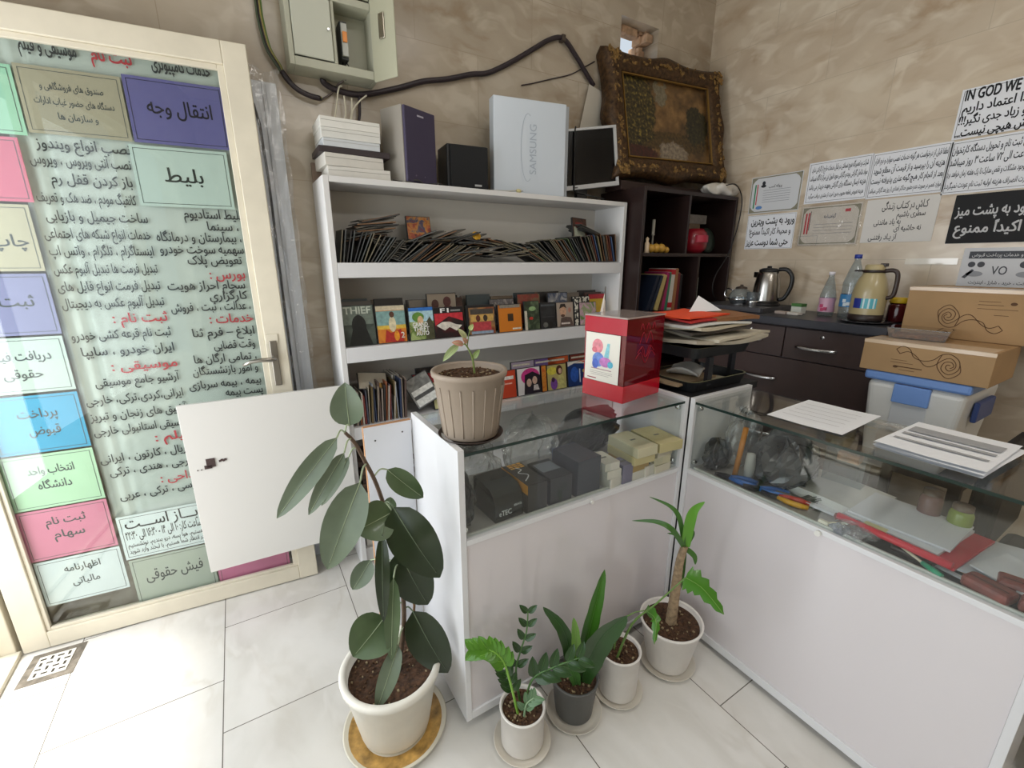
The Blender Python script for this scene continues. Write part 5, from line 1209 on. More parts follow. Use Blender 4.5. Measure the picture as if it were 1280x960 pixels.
solo('glass_vial', 'tall grey bottle in the upper left bay of the corner shelf', 'bottle', pm('#6a6660', .3), lambda b: lathe(b, [(0, 0), (.022, 0), (.022, .16), (.012, .19), (.012, .22), (0, .222)], 16), (2.10, 2.0, ZU))
solo('candlestick', 'thin pale candle on a stick in the upper left bay', 'candle', pm('#a9a59a', .4), lambda b: lathe(b, [(0, 0), (.025, 0), (.006, .01), (.005, .10), (.011, .105), (.009, .11), (.009, .19), (0, .192)], 14), (2.155, 1.93, ZU))
for lb, x0, x1, z0, z1, hx in (('striped beige carton carrying the grey box in the upper right bay', 2.47, 2.66, .0, .19, '#8d7a66'), ('pale grey box lying on the striped carton', 2.43, 2.72, .1905, .245, '#a39c94')):
    solo('small_box', lb, 'box', pm(hx, .6, var=.15, scale=40), lambda b: bx(b, x0 - 2.5, x1 - 2.5, 0, .12, 0, z1 - z0, bev=.002), (2.5, 1.99, ZU + z0), 0, 'boxes in the upper right bay')
rb = thing('rose_ornament', 'round dark red rose shaped ornament in the upper right bay', 'ornament', (2.46, 1.875, ZU))
RED = pm('#8e1626', .35, coat=.3)
part('body', rb, RED, lambda b: lathe(b, [(0, 0), (.05, 0), (.075, .03), (.082, .075), (.072, .12), (.05, .145), (0, .148)], 32))
def petals(b):
    for k in range(5):
        a = R(200 + 30 * k); c = V((.075 * math.cos(a), .075 * math.sin(a), .08)); 
        lathe(b, [(.05 - k * .006, -.02), (.046 - k * .006, .02)], 16, c=(.03 * math.cos(R(250)), -.05 - .004 * k, .085))
part('petals', rb, pm('#a51f38', .4), petals)
solo('round_dish', 'dark green embossed round dish standing on edge beside the rose ornament', 'dish', pm('#2f3a30', .4, var=.3, scale=90), lambda b: (lathe(b, [(0, .008), (.05, .006), (.075, .012), (.078, .018), (.05, .014), (0, .014)], 32), bmesh.ops.transform(b, matrix=Matrix.Translation((0, 0, .078)) @ Matrix.Rotation(R(78), 4, 'X'), verts=b.verts)), (2.60, 1.90, ZU + .001))
x = 2.035
for lb, th, h, hx, lean in (('dark navy folder leaning at the left of the corner shelf books', .022, .215, '#1b2334', 20), ('second dark navy folder leaning in the corner shelf', .020, .215, '#222a3a', 20), ('cream yellow book leaning beside the navy folders', .030, .215, '#b9a56a', 16), ('thin brown book beside the cream yellow one', .012, .20, '#5a2f24', 12), ('magenta book in the corner shelf row', .026, .225, '#a02a5c', 8), ('green book in the corner shelf row', .022, .225, '#3c7a5c', 5), ('white book with red ends in the corner shelf row', .034, .245, '#cfc9c0', 3), ('tan brown book in the corner shelf row', .028, .245, '#9a6a44', 2), ('dark red book in the corner shelf row', .024, .22, '#6a2226', 0), ('black spine next to the dark red book', .02, .21, '#1c1a1c', 0)):
    t = thing('book', lb, 'book', (x, 1.83, ZL2 + .0008 + th * math.sin(R(lean))), 0, 'books in the lower bay of the corner shelf')
    Mx = Matrix.Rotation(R(lean), 4, 'Y')
    part('cover', t, pm(hx, .45), lambda b: box(b, (th / 2, .09, h / 2), (th, .18, h), M=Mx, bev=.0015)); part('pages', t, pm('#cfc7b4', .8), lambda b: box(b, (th / 2, .09, h), (th * .7, .17, .002), M=Mx))
    if 'white book' in lb: part('red_ends', t, pm('#b3222c', .5), lambda b: (box(b, (th / 2, .088, h * .92), (th + .001, .18, .03), M=Mx), box(b, (th / 2, .088, .03), (th + .001, .18, .03), M=Mx)))
    x += th + .0035 + (.03 * math.tan(R(lean)) if lean > 14 else 0)
solo('book', 'pale grey green book standing in the right lower bay', 'book', pm('#a9aca0', .5), lambda b: bx(b, 0, .045, 0, .16, 0, .19, bev=.002), (2.455, 1.84, ZL2 + .0005), 0, 'books in the right lower bay of the corner shelf')
wbag = thing('plastic_bag', 'crumpled white plastic bag on top of the corner shelf unit', 'bag', (2.63, 1.855, 1.7855))
def bagm(b):
    random.seed(8)
    def f(u, v):
        a = u * 2 * math.pi; r = math.sin(math.pi * v) ** .6; n = 1 + .16 * math.sin(5 * a + 7 * v) + .1 * math.sin(9 * a)
        return (.145 * r * n * math.cos(a), .055 * r * n * math.sin(a), max(0.0005, .035 - .035 * math.cos(math.pi * v) + .008 * math.sin(6 * a)))
    grid(b, f, 36, 12)
part('bag', wbag, pm('#d6d2cb', .35, coat=.3), bagm)
cable('cable', 'thin black cord hanging from the white bag down the corner shelf', [(2.60, 1.80, 1.84), (2.69, 1.79, 1.85), (2.762, 1.785, 1.77), (2.752, 1.785, 1.604), (2.682, 1.785, 1.433), (2.584, 1.785, 1.311), (2.579, 1.785, 1.212), (2.66, 1.785, 1.14), (2.71, 1.77, 1.135)], .0035, BLACK, 6)
# ------------------------------------------------------------------ red clear charity box and white folded pennant on the near counter
ZC = HA + .0005
rbx = thing('donation_box', 'red and clear acrylic donation box with a white picture card', 'donation box', (1.082, 1.046, ZC), R(8.5))    # x 0..0.225, y 0..0.182
RC = pm('#c3142a', .2, coat=.5)
part('base', rbx, RC, lambda b: bx(b, 0, .225, 0, .182, 0, .060, bev=.0015))
ACR = clear('red_tinted_acrylic', '#b8545e', gloss=1.2, haze=.34, hz='#a01428')
def shell(b):
    for x0, x1, y0, y1 in ((.002, .223, .002, .005), (.002, .005, .0052, .1768), (.220, .223, .0052, .1768)): bx(b, x0, x1, y0, y1, .0605, .290)
part('clear_walls', rbx, ACR, shell, label='tinted clear walls')
part('back_wall', rbx, pm('#a8152a', .2), lambda b: bx(b, .002, .223, .177, .180, .0605, .290))
part('lid', rbx, pm('#b0a09a', .15, coat=.6), lambda b: bx(b, -.001, .226, -.001, .183, .2905, .296, bev=.001))
part('red_collar', rbx, pm('#b5122a', .2), lambda b: (bx(b, .0, .0018, .0, .182, .236, .290)), label='red band over the card')
def orn(b):
    for P in (((.08, .20), (.10, .24), (.12, .20)), ((.12, .20), (.14, .24), (.16, .20)), ((.09, .19), (.12, .15), (.15, .19)), ((.07, .17), (.10, .19), (.12, .15), (.14, .19), (.17, .17)), ((.08, .25), (.09, .27), (.10, .25)), ((.115, .25), (.125, .27), (.135, .25)), ((.15, .25), (.16, .27), (.17, .25)), ((.06, .15), (.09, .17), (.12, .13), (.15, .17), (.18, .15))):
        tube(b, [(p[0], .0012, p[1]) for p in P], .0011, n=6, sm=5)
part('engraved_ornament', rbx, pm('#a8182e', .3), orn)
cm = Matrix(((0, 0, -1, -.0022), (-1, 0, 0, .172), (0, 1, 0, .062), (0, 0, 0, 1)))
card = part('picture_card', rbx, pm('#f1ece0', .5), lambda b: bx(b, 0, .150, 0, .172, -.0008, 0), label='white card with a pink and blue picture'); card.matrix_local = cm
pc = art(card, [('e', '#e88f9a', .055, .125, .024, .026), ('e', '#d9707e', .042, .112, .012, .010), ('e', '#6f8fd6', .060, .078, .026, .026), ('e', '#c97fc4', .092, .072, .026, .018), ('p', '#8fd0dc', [(.085, .09), (.098, .14), (.108, .14), (.106, .088)]), ('e', '#4a66c4', .048, .062, .014, .018), ('e', '#58b6d2', .114, .066, .012, .012),
                ('r', '#b08c90', .03, .043, .12, .046), ('r', '#b9b0a8', .025, .034, .125, .0355), ('r', '#b9b0a8', .025, .028, .125, .0295), ('r', '#b9b0a8', .03, .022, .11, .0235), ('r', '#a33a44', .015, .008, .055, .011)], z=.0004)
pn = thing('folded_pennant', 'white pointed folded cloth pennant standing behind the donation box', 'pennant', (1.165, 1.262, ZC))
def penn(b):
    tip = V((.012, .0, .372)); n = 10; ring = []
    for k in range(n):
        a = 2 * math.pi * k / n; ring.append(b.verts.new((-.018 + .034 * math.cos(a) * (1 + .25 * (k % 2)), .016 * math.sin(a), .01 + .008 * (k % 3))))
    mid = []
    for k in range(n):
        a = 2 * math.pi * k / n; mid.append(b.verts.new((-.002 + .022 * math.cos(a) * (1 + .25 * (k % 2)), .012 * math.sin(a), .20)))
    t_ = b.verts.new(tip)
    for k in range(n):
        k2 = (k + 1) % n; b.faces.new((ring[k], ring[k2], mid[k2], mid[k])); b.faces.new((mid[k], mid[k2], t_))
part('cloth', pn, pm('#dcd6cc', .8), penn); part('pole', pn, pm('#55504a', .5), lambda b: tube(b, [(.002, 0, .008), (.012, 0, .37), (.0125, 0, .385)], .0025, n=7)); part('foot', pn, pm('#8a8480', .4), lambda b: lathe(b, [(0, 0), (.026, 0), (.022, .007), (0, .008)], 18))
# papers on the right counter
for k, (lb, P0, P1, P2, n_) in enumerate((('single white sheet lying across the far end of the right counter', (1.395, .722), (1.403, .522), (1.668, .728), 1), ('stack of printed white sheets on the near part of the right counter', (1.385, .432), (1.378, .218), (1.650, .428), 6))):
    for j in range(n_):
        ux = V((P1[0] - P0[0], P1[1] - P0[1], 0)); uy = V((P2[0] - P0[0], P2[1] - P0[1], 0))
        M = frame_m((P0[0] + .003 * math.sin(j * 2.1), P0[1] + .004 * math.sin(j * 3.3), ZC + .0015 + j * .0032), ux, uy) @ Matrix.Rotation(R(1.8 * math.sin(j * 1.7)), 4, 'Z')
        def ruled(b):
            if n_ > 1 and j == n_ - 1:
                for y0, y1 in ((.17, .225), (.13, .15), (.075, .09)): ngon(b, [(.012, y0), (.195, y0), (.195, y1), (.012, y1)], .003, 1)
            if n_ == 1:
                for q in range(5): ngon(b, [(.02, .06 + q * .04), (.18, .06 + q * .04), (.18, .062 + q * .04), (.02, .062 + q * .04)], .003, 1)
        top = (j == n_ - 1)
        lbl = lb if n_ == 1 else ('topmost printed sheet with grey bands on the right counter' if top else 'white sheet in the stack under the grey banded one')
        sheet('paper_sheet', lbl, 'paper', M, .21, .285, PAPER, (), group='papers on the right counter' if n_ > 1 else None, curl=.0022 if not top else .0026, extra=ruled if top else None, mats=[pm('#33363a', .7), pm('#a2a3a6', .7)])
# office chair behind the right counter
oc = thing('office_chair', 'black office chair whose back top shows behind the right counter', 'chair', (1.98, .08, 0), R(180))
KB = pm('#101012', .6)
part('backrest', oc, KB, lambda b: box(b, (0, -.19, .70), (.40, .06, .33), bev=.028)); part('seat', oc, KB, lambda b: box(b, (0, .03, .46), (.44, .42, .07), bev=.025))
part('column', oc, CHROME, lambda b: tube(b, [(0, .03, .08), (0, .03, .424)], .025, n=12)); part('back_bar', oc, KB, lambda b: tube(b, [(0, .0, .42), (0, -.2, .44), (0, -.235, .6)], .018, n=8, sm=4))
for k in range(5):
    a = R(72 * k + 10); part('base_arm', oc, KB, lambda b: tube(b, [(0, .03, .09), (.26 * math.cos(a), .03 + .26 * math.sin(a), .06)], [.022, .014], n=8)); part('caster', oc, KB, lambda b: tube(b, [(.26 * math.cos(a) - .012, .03 + .26 * math.sin(a), .0255), (.26 * math.cos(a) + .012, .03 + .26 * math.sin(a), .0255)], .025, n=14))
# ------------------------------------------------------------------ discs in sleeves heaped on the top shelf
random.seed(21)
SLV = [(pm('#232422', .35), pm('#4d4c48', .5)), (pm('#2b2a26', .4), pm('#6b665c', .5)), (pm('#1b1c1e', .3), pm('#3c3c3c', .5)), (pm('#2f3228', .4), pm('#77705e', .5)), (pm('#34261f', .4), pm('#7a5a40', .5)), (pm('#22282a', .4), pm('#5a5e5e', .5))]
SLC = [(pm('#4a201c', .4), pm('#7a4a3a', .5)), (pm('#6a552c', .4), pm('#a08a5a', .5)), (pm('#2a3a58', .4), pm('#54688a', .5)), (pm('#33402c', .4), pm('#6a7a5a', .5))]
protos = {}
def sleeve_mesh(mats, key):
    if key in protos: return protos[key]
    b = bmesh.new(); box(b, (0, .062, .066), (.0032, .124, .132), mi=0); box(b, (0, -.0004, .066), (.0042, .0012, .130), mi=1); box(b, (0, .062, .1326), (.0042, .122, .0012), mi=1)
    me = bpy.data.meshes.new('disc_sleeve'); b.to_mesh(me); b.free(); [me.materials.append(m) for m in mats]; protos[key] = me; return me
SG = 'disc sleeves heaped on the top shelf'
def sleeve(x, y, z, ang, key=None, label='thin dark disc sleeve in the heap on the top shelf', group=SG, yaw=0, sc=1.0):
    k = key if key is not None else random.randrange(6)
    me = sleeve_mesh((SLV + SLC)[k], k)
    o = bpy.data.objects.new('disc_sleeve', me); COL.objects.link(o); o.location = (x, y, z); o.rotation_euler = (0, R(ang), R(yaw)); o.scale = (1, 1, sc)
    return tag(o, label, 'disc', group)
Z1 = 1.3965
# upright ones at the far left leaning to the right
x = .368
for k in range(15):
    sleeve(x, 1.915 + random.uniform(0, .012), Z1, 8 + k * 2.6 + random.uniform(-3, 3), random.choice((0, 2, 3, 5)), 'grey black disc sleeve leaning right at the left end of the top shelf', 'leaning disc sleeves at the left end of the top shelf', sc=.95)
    x += .0135
# nearly flat ones lying over them
for k in range(20):
    sleeve(.395 + .004 * k + random.uniform(-.012, .02), 1.935 + random.uniform(0, .03), Z1 + .078 + k * .0046, 73 + 5 * math.sin(k) + (8 if k > 6 else 3), random.choice((0, 1, 2, 4)), 'dark disc sleeve lying across the leaning ones at the left', 'disc sleeves lying on top at the left', yaw=random.uniform(-6, 6), sc=1.2)
for k in range(9): sleeve(.500 + k * .006, 1.93 + random.uniform(0, .02), Z1 + .095 - k * .0085, 98 + k * 1.2, random.choice((0, 1, 3)), 'dark disc sleeve sliding down right of the left pile', 'disc sleeves sliding right of the left pile', yaw=random.uniform(-8, 8), sc=1.1)
# middle heap: shallow shingles
for k in range(22):
    t = k / 21; sleeve(.60 + .30 * t, 1.915 + random.uniform(0, .02), Z1 + .002 + random.uniform(0, .006), 52 + 12 * t + random.uniform(-5, 5), None, yaw=random.uniform(-4, 4), sc=1.0)
for k in range(24):
    t = k / 23; sleeve(.62 + .34 * t + random.uniform(-.01, .01), 1.93 + random.uniform(0, .04), Z1 + .066 + .022 * math.sin(3.1 * t) + random.uniform(0, .012), 74 + 10 * math.sin(k * 1.7) + 4, None, 'dark disc sleeve in the middle heap of the top shelf', 'disc sleeves in the middle heap', yaw=random.uniform(-10, 10))
for k in range(26):
    t = k / 25; sleeve(.92 + .30 * t, 1.92 + random.uniform(0, .03), Z1 + .092 + random.uniform(-.004, .014) - .04 * max(0, t - .6), 98 + 8 * t + random.uniform(-5, 5), None, 'dark disc sleeve in the middle heap of the top shelf', 'disc sleeves in the middle heap', yaw=random.uniform(-7, 7), sc=1.05)
for k in range(20):
    t = k / 19; sleeve(.86 + .34 * t, 1.912 + random.uniform(0, .012), Z1 + .012 + random.uniform(0, .04) + .02 * (1 - t), 84 + 6 * math.sin(k * 2.3), None, 'dark disc sleeve in the middle heap of the top shelf', 'disc sleeves in the middle heap', yaw=random.uniform(-5, 5))
# right part: leaning to the left
for k in range(46):
    t = k / 45; a = -62 + 50 * t + random.uniform(-4, 4); key = random.choice((0, 1, 2, 3, 4, 5, 6, 9) if t < .75 else (1, 4, 8, 7, 6, 5))
    sleeve(1.33 + .525 * t, 1.912 + random.uniform(0, .014), Z1 + .004, a, sc=random.uniform(1.0, 1.14), key= key if random.random() < .92 else random.randrange(6), label='disc sleeve leaning left in the right half of the top shelf', group='disc sleeves leaning left on the top shelf')
for k in range(6): sleeve(1.79 - k * .006, 1.95 + random.uniform(0, .02), Z1 + .128 + k * .0045, -74 - 2 * math.sin(k), random.choice((0, 2)), 'dark disc sleeve lying over the right end of the row', 'disc sleeves lying over the right end', sc=1.1)
def case(name, label, x0, z0, wd, ht, mat, lean=8, y_=1.925, items=(), grp=None, th=.012, roll=0, cat='disc case', yaw=0):
    """disc case standing on a shelf, its printed front to the room; local x right, y up"""
    M = Matrix.Translation((x0, y_, z0)) @ Matrix.Rotation(R(yaw), 4, 'Z') @ Matrix.Rotation(R(roll), 4, 'Y') @ Matrix.Rotation(R(90 - lean), 4, 'X')
    t = thing(name, label, cat, M=M, group=grp)
    part('case', t, pm('#2b2c2e', .3), lambda b: bx(b, 0, wd, 0, ht, -th, 0, bev=.001)); part('cover', t, mat, lambda b: bx(b, .003, wd - .003, .003, ht - .003, .0002, .0008))
    if items: art(t, items, z=.0011)
    return t
case('disc_case', 'red and yellow comic style disc case standing in the sleeve heap', .690, Z1 + .098, .115, .105, cover(['#5a2a1e', '#a8402c', '#c98a3a', '#3a4a6a', '#8a2a24'], 3, 30), 12, 2.03)
case('disc_case', 'brown and pale disc case sticking up at the right of the top shelf', 1.600, Z1 + .115, .10, .125, cover(['#3a2620', '#5a3a2c', '#2c2420'], 5, 30), 14, 1.985, [('r', '#a9ad9a', .008, .012, .085, .075), ('r', '#8d2f2a', .02, .070, .07, .10)], roll=4)
solo('disc', 'pale orange and yellow round scrap on top of the middle heap', 'disc', pm('#d9a52a', .4), lambda b: (lathe(b, [(0, 0), (.022, 0), (.022, .003), (0, .003)], 20), bmesh.ops.transform(b, matrix=Matrix.Rotation(R(60), 4, 'X'), verts=b.verts)), (.992, 1.95, Z1 + .118))
# ------------------------------------------------------------------ middle shelf: cases with their fronts to the room
Z2 = 1.0525
G2 = 'disc cases standing on the middle shelf'
F = lambda x0, wd, ht, lb, mat, items=(), **k: case('disc_case', lb, x0, Z2 + .0005, wd, ht, mat, items=items, grp=G2, **k)
F(.354, .136, .172, 'dark grey green case with a hooded shape at the far left of the middle shelf', cover(['#1e2421', '#39423d', '#5a645c'], 1, 9), [('p', '#6f7a70', [(.004, .09), (.13, .09), (.13, .168), (.004, .168)]), ('e', '#1b1e1d', .068, .085, .030, .045), ('p', '#161918', [(.02, .004), (.04, .07), (.068, .135), (.098, .07), (.118, .004)]), ('t', '#c4cabd', 'THIEF', .066, .147, .042, .11, .02)])
F(.494, .132, .165, 'orange and teal case with a figure and large numeral two', cover(['#c65a2a', '#d98a34', '#a8342a'], 2, 14), [('r', '#7fa3a0', .003, .078, .129, .140), ('r', '#c9bca0', .003, .142, .129, .162), ('r', '#d8b448', .003, .062, .129, .078), ('e', '#d6caa8', .070, .082, .016, .034), ('e', '#5a3a2c', .070, .124, .011, .013), ('p', '#b0302a', [(.03, .005), (.04, .06), (.06, .045), (.085, .05), (.105, .06), (.115, .005)]), ('e', '#e0902a', .085, .03, .012, .022), ('t', '#efe8da', '2', .112, .03, .036)])
F(.638, .120, .150, 'case with a blue top band and stacked white title lettering', cover(['#6f8a4a', '#a9b87a', '#54702f', '#c9b27a'], 3, 16), [('r', '#2f6fc0', .003, .132, .117, .147), ('r', '#a9cbd6', .003, .085, .117, .132), ('e', '#5f8a3a', .045, .105, .028, .022), ('e', '#d8b48a', .055, .09, .014, .02), ('p', '#4a4a34', [(.075, .004), (.08, .08), (.10, .105), (.117, .07), (.117, .004)]), ('t', '#f2f0ea', 'GRAND', .052, .070, .026, .07, .03), ('t', '#f2f0ea', 'THEFT', .056, .050, .026, .074, .03), ('t', '#f2f0ea', 'AUTO', .06, .030, .026, .06, .03)])
F(.758, .150, .143, 'red, black and white racing case with a bold two character title', cover(['#1d1a1c', '#2b2022', '#5a1c22'], 4, 12), [('p', '#c3313c', [(.004, .06), (.075, .10), (.146, .075), (.146, .115), (.004, .115)]), ('p', '#d9d2c6', [(.01, .06), (.05, .035), (.075, .05), (.11, .03), (.14, .055), (.11, .06), (.075, .075), (.04, .075)]), ('r', '#191719', .003, .115, .147, .140), ('t', '#f0eeea', 'F1', .055, .126, .028, .04, .03), ('r', '#8a8a88', .085, .122, .135, .13)])
case('disc_case', 'taller sepia case with two figures behind the racing case', .742, Z2 + .04, .148, .165, pm('#8c7f6f', .4), 6, 1.962, [('e', '#4a2f2a', .04, .115, .018, .022), ('e', '#4f2d2c', .10, .125, .020, .024), ('p', '#5a3a36', [(.01, .05), (.03, .10), (.06, .10), (.08, .05)]), ('p', '#55302e', [(.065, .05), (.085, .105), (.12, .105), (.14, .05)])], G2)
F(.925, .155, .145, 'black edged clear sleeve with a red and yellow picture', cover(['#7a3a2a', '#a87a4a', '#5a5048'], 6, 20), [('r', '#1d1e20', .0, .0, .012, .142), ('r', '#1d1e20', .0, .132, .152, .142), ('r', '#4a443e', .02, .10, .145, .125), ('r', '#c9a25a', .02, .065, .145, .098), ('e', '#5a2a22', .06, .08, .012, .016), ('e', '#3a2f2a', .10, .08, .012, .016), ('r', '#b8434a', .03, .02, .13, .062), ('r', '#8fa0b4', .02, .005, .14, .018)])
F(1.098, .140, .140, 'bright orange case with a small dark square emblem', pm('#cf7a24', .4), [('r', '#b0672a', .005, .12, .135, .135), ('r', '#3a2a1c', .055, .055, .088, .092), ('r', '#8a8478', .012, .122, .13, .137), ('r', '#e0d6c4', .08, .012, .13, .02)])
F(1.255, .095, .150, 'dark green and black case right of the orange one', cover(['#1d2420', '#32402f', '#6a7a5c'], 8, 20), [('r', '#c9c2b0', .0, .0, .016, .10), ('e', '#8fae7a', .05, .11, .022, .012), ('e', '#b8362c', .04, .06, .012, .008)])
F(1.355, .100, .138, 'plain black case with faint bands left of the portrait case', cover(['#18191b', '#24262a', '#2f3236'], 9, 18), [('r', '#4a4f54', .005, .118, .095, .128), ('r', '#3a3c40', .01, .06, .09, .064), ('e', '#6a6a64', .03, .02, .016, .014)])
F(1.460, .118, .135, 'case with a bearded face portrait on beige', pm('#a8988a', .4), [('e', '#c39a7e', .045, .085, .022, .030), ('p', '#2b2320', [(.02, .10), (.03, .125), (.06, .125), (.07, .10), (.05, .11)]), ('e', '#5a4034', .043, .062, .014, .008), ('p', '#5a4a44', [(.02, .004), (.03, .05), (.06, .055), (.10, .05), (.114, .004)]), ('r', '#d9cfc6', .03, .015, .09, .024), ('e', '#b07a6a', .09, .09, .010, .014)])
F(1.585, .030, .150, 'white and black patterned spine beside the portrait case', cover(['#d9d4c6', '#3a3a38', '#c4bca4'], 12, 40, True), [])
F(1.620, .125, .128, 'pink and green floral case behind the donation box', cover(['#b884a4', '#8aa06a', '#c9a0b4', '#6a8a4a'], 13, 22), [])
case('disc_case', 'white black patterned case behind the floral one', 1.60, Z2 + .03, .125, .128, cover(['#d6d1c4', '#2b2b2a', '#bdb59c'], 14, 30, True), 6, 1.965, (), G2)
case('disc_case', 'yellow case with a red top edge at the right end of the middle shelf', 1.735, Z2 + .012, .13, .155, pm('#c9a42c', .4), 6, 1.985, [('r', '#b02a34', .003, .125, .127, .152)], G2)
case('disc_case', 'dark blue and white case behind the portrait case', 1.43, Z2 + .03, .135, .155, cover(['#8a8d96', '#3a4660', '#b9b6b0'], 15, 20), 6, 1.965, (), G2)
case('disc_case', 'grey patterned case above the orange one', 1.07, Z2 + .03, .145, .135, cover(['#8d8a88', '#5a5658', '#b0a8a0'], 16, 30), 6, 1.965, (), G2)
case('disc_case', 'olive and red edged case right of the grey patterned one', 1.235, Z2 + .03, .145, .155, cover(['#6a6a4c', '#8a3a34', '#4a4a34'], 17, 24), 6, 1.965, (), G2)
# further cases stacked behind
bm_ = bmesh.new(); bx(bm_, -.066, .066, 0, .012, 0, .16, bev=.001); mc_ = bpy.data.meshes.new('disc_case'); bm_.to_mesh(mc_); bm_.free()
BK = [pm(h, .4) for h in ('#6a635c', '#3a3634', '#8a8074', '#5a4038', '#4c5658', '#7a6a58')]
for m in BK: pass
for k in range(20):
    me = mc_.copy(); me.materials.append(BK[k % 6]); o = bpy.data.objects.new('disc_case', me); COL.objects.link(o)
    o.location = (.43 + (k % 10) * .150 + random.uniform(-.015, .015), 1.995 + (k // 10) * .05, Z2 + .0005 + .02); o.rotation_euler = (R(-10), 0, R(random.uniform(-3, 3)))
    o.location.z = Z2 + .003; o.scale = (1, 1, 1.12 + .05 * math.sin(k * 2))
    tag(o, 'plain worn case in the rows behind the front covers of the middle shelf', 'disc case', 'cases behind the front covers of the middle shelf')
# ------------------------------------------------------------------ lower shelf
Z3 = .6985
UP = ['#5a4a44', '#8d8076', '#3a3634', '#9a5a3a', '#c9c0b2', '#7a3a34', '#4a4c58', '#b0a898', '#6a5a3c', '#8a8f98', '#2f3a54', '#a89a8a']
for k in range(26):
    th = random.uniform(.003, .008); h = random.uniform(.15, .19) - (.03 if k < 6 else 0); me = bpy.data.meshes.new('magazine'); b = bmesh.new(); bx(b, 0, th, 0, .15, 0, h, bev=.0008); b.to_mesh(me); b.free(); me.materials.append(pm(UP[k % 12], .5, var=.15, scale=40))
    o = bpy.data.objects.new('magazine', me); COL.objects.link(o); o.location = (.362 + k * .0094, 1.918 + random.uniform(0, .01), Z3 + .0005); o.rotation_euler = (0, R(random.uniform(-3, 5)), 0)
    tag(o, 'upright thin paper sleeve in the row at the left of the lower shelf', 'magazine', 'upright sleeves at the left of the lower shelf')
case('disc_case', 'pale card with a yellow corner leaning over the upright sleeves', .400, Z3 + .158, .13, .085, pm('#b5ab98', .5), 40, 1.955, [('r', '#c9963a', .075, .005, .125, .03)], roll=8)
for k, dx in enumerate((0, .014, .028)): solo('paper_sleeve', 'white sleeve edge standing behind the upright row on the lower shelf', 'sleeve', pm('#cfcbc2', .5), lambda b: bx(b, 0, .008, 0, .14, 0, .19, bev=.001), (.560 + dx, 2.0, Z3 + .0005), 0, 'white sleeves behind the upright row')
case('disc_case', 'grey and white case lying tilted over the lower shelf', .660, Z3 + .022, .125, .15, cover(['#8a8a86', '#6a6a68', '#9a9a94'], 21, 20), 18, 1.930, [('r', '#d9d8d2', .01, .062, .118, .088), ('r', '#4a4a4a', .01, .045, .118, .06), ('r', '#cfcfca', .01, .008, .118, .043)], roll=-24)
case('disc_case', 'pale yellow green sleeve showing a dark round disc', .745, Z3 + .004, .145, .142, pm('#c3c08a', .4), 22, 1.945, [('e', '#4c4650', .075, .062, .054, .054), ('e', '#8a8478', .075, .062, .010, .010), ('r', '#c98a7a', .03, .118, .12, .136)])
case('disc_case', 'red card behind the tilted grey case', .66, Z3 + .10, .12, .08, pm('#a8323a', .4), 10, 1.99); case('disc_case', 'orange brown case left of the taupe pot', .80, Z3 + .06, .13, .12, pm('#b5622c', .4), 10, 1.99)
case('disc_case', 'black case behind the red card on the lower shelf', .69, Z3 + .07, .22, .13, pm('#26221f', .4), 8, 2.02)
F3 = lambda x0, wd, ht, lb, mat, items=(), **k: case('disc_case', lb, x0, Z3 + .0015, wd, ht, mat, items=items, grp='disc cases standing on the lower shelf', **k)
F3(1.02, .185, .150, 'orange red case right of the taupe pot on the lower shelf', pm('#c2452a', .4), [('r', '#e0d8d0', .10, .10, .17, .118), ('r', '#e6b0a0', .09, .075, .16, .082), ('e', '#d8602c', .06, .05, .04, .03)])
F3(1.212, .150, .150, 'white and magenta case with two dark haired faces', pm('#d9d4d2', .4), [('e', '#c0367e', .085, .10, .06, .045), ('p', '#211a24', [(.04, .004), (.05, .11), (.10, .125), (.147, .10), (.147, .004)]), ('e', '#c9a896', .075, .065, .016, .022), ('e', '#d0ae9a', .112, .075, .016, .022), ('p', '#2a2230', [(.055, .004), (.06, .04), (.09, .045), (.095, .004)]), ('p', '#cfc6c2', [(.10, .02), (.105, .05), (.13, .05), (.14, .02)])])
F3(1.370, .035, .150, 'narrow red and orange case between two picture cases', cover(['#b8402c', '#d08a34', '#a82a2a'], 24, 30), [])
F3(1.408, .135, .145, 'yellow and violet case with a long haired figure', pm('#b5a86a', .4), [('e', '#cfc24a', .035, .11, .035, .022), ('e', '#4a2c22', .085, .11, .022, .028), ('e', '#d0a890', .09, .105, .012, .016), ('p', '#c4bd7a', [(.065, .004), (.075, .08), (.11, .085), (.13, .004)]), ('e', '#7a4a9a', .045, .035, .024, .032), ('e', '#4a2c4a', .04, .06, .012, .014)])
F3(1.552, .145, .150, 'dark blue case with a white and red top and vertical lettering', pm('#20386e', .35), [('p', '#d9d4cc', [(.003, .12), (.05, .135), (.142, .125), (.142, .147), (.003, .147)]), ('p', '#c3563a', [(.06, .138), (.10, .142), (.142, .128), (.142, .140), (.10, .147)]), ('e', '#2f5ab0', .05, .07, .03, .045), ('r', '#c9d0e0', .085, .02, .093, .10), ('e', '#c9b45a', .12, .085, .012, .010)])
F3(1.70, .13, .15, 'dark case at the right end of the lower shelf', pm('#3a3034', .4), [])
for k, (x0, lb, hx) in enumerate(((1.20, 'violet and cream case behind the two faces case', '#a89aac'), (1.35, 'violet case behind the long haired figure case', '#6a548a'), (1.44, 'orange red case behind the dark blue case', '#c0582e'), (1.60, 'brown red case at the back of the lower shelf', '#7a3428'))):
    case('disc_case', lb, x0, Z3 + .03, .15, .15, pm(hx, .4), 6, 1.968, [('r', '#cfc8b4', .01, .125, .12, .135)], 'disc cases standing on the lower shelf')
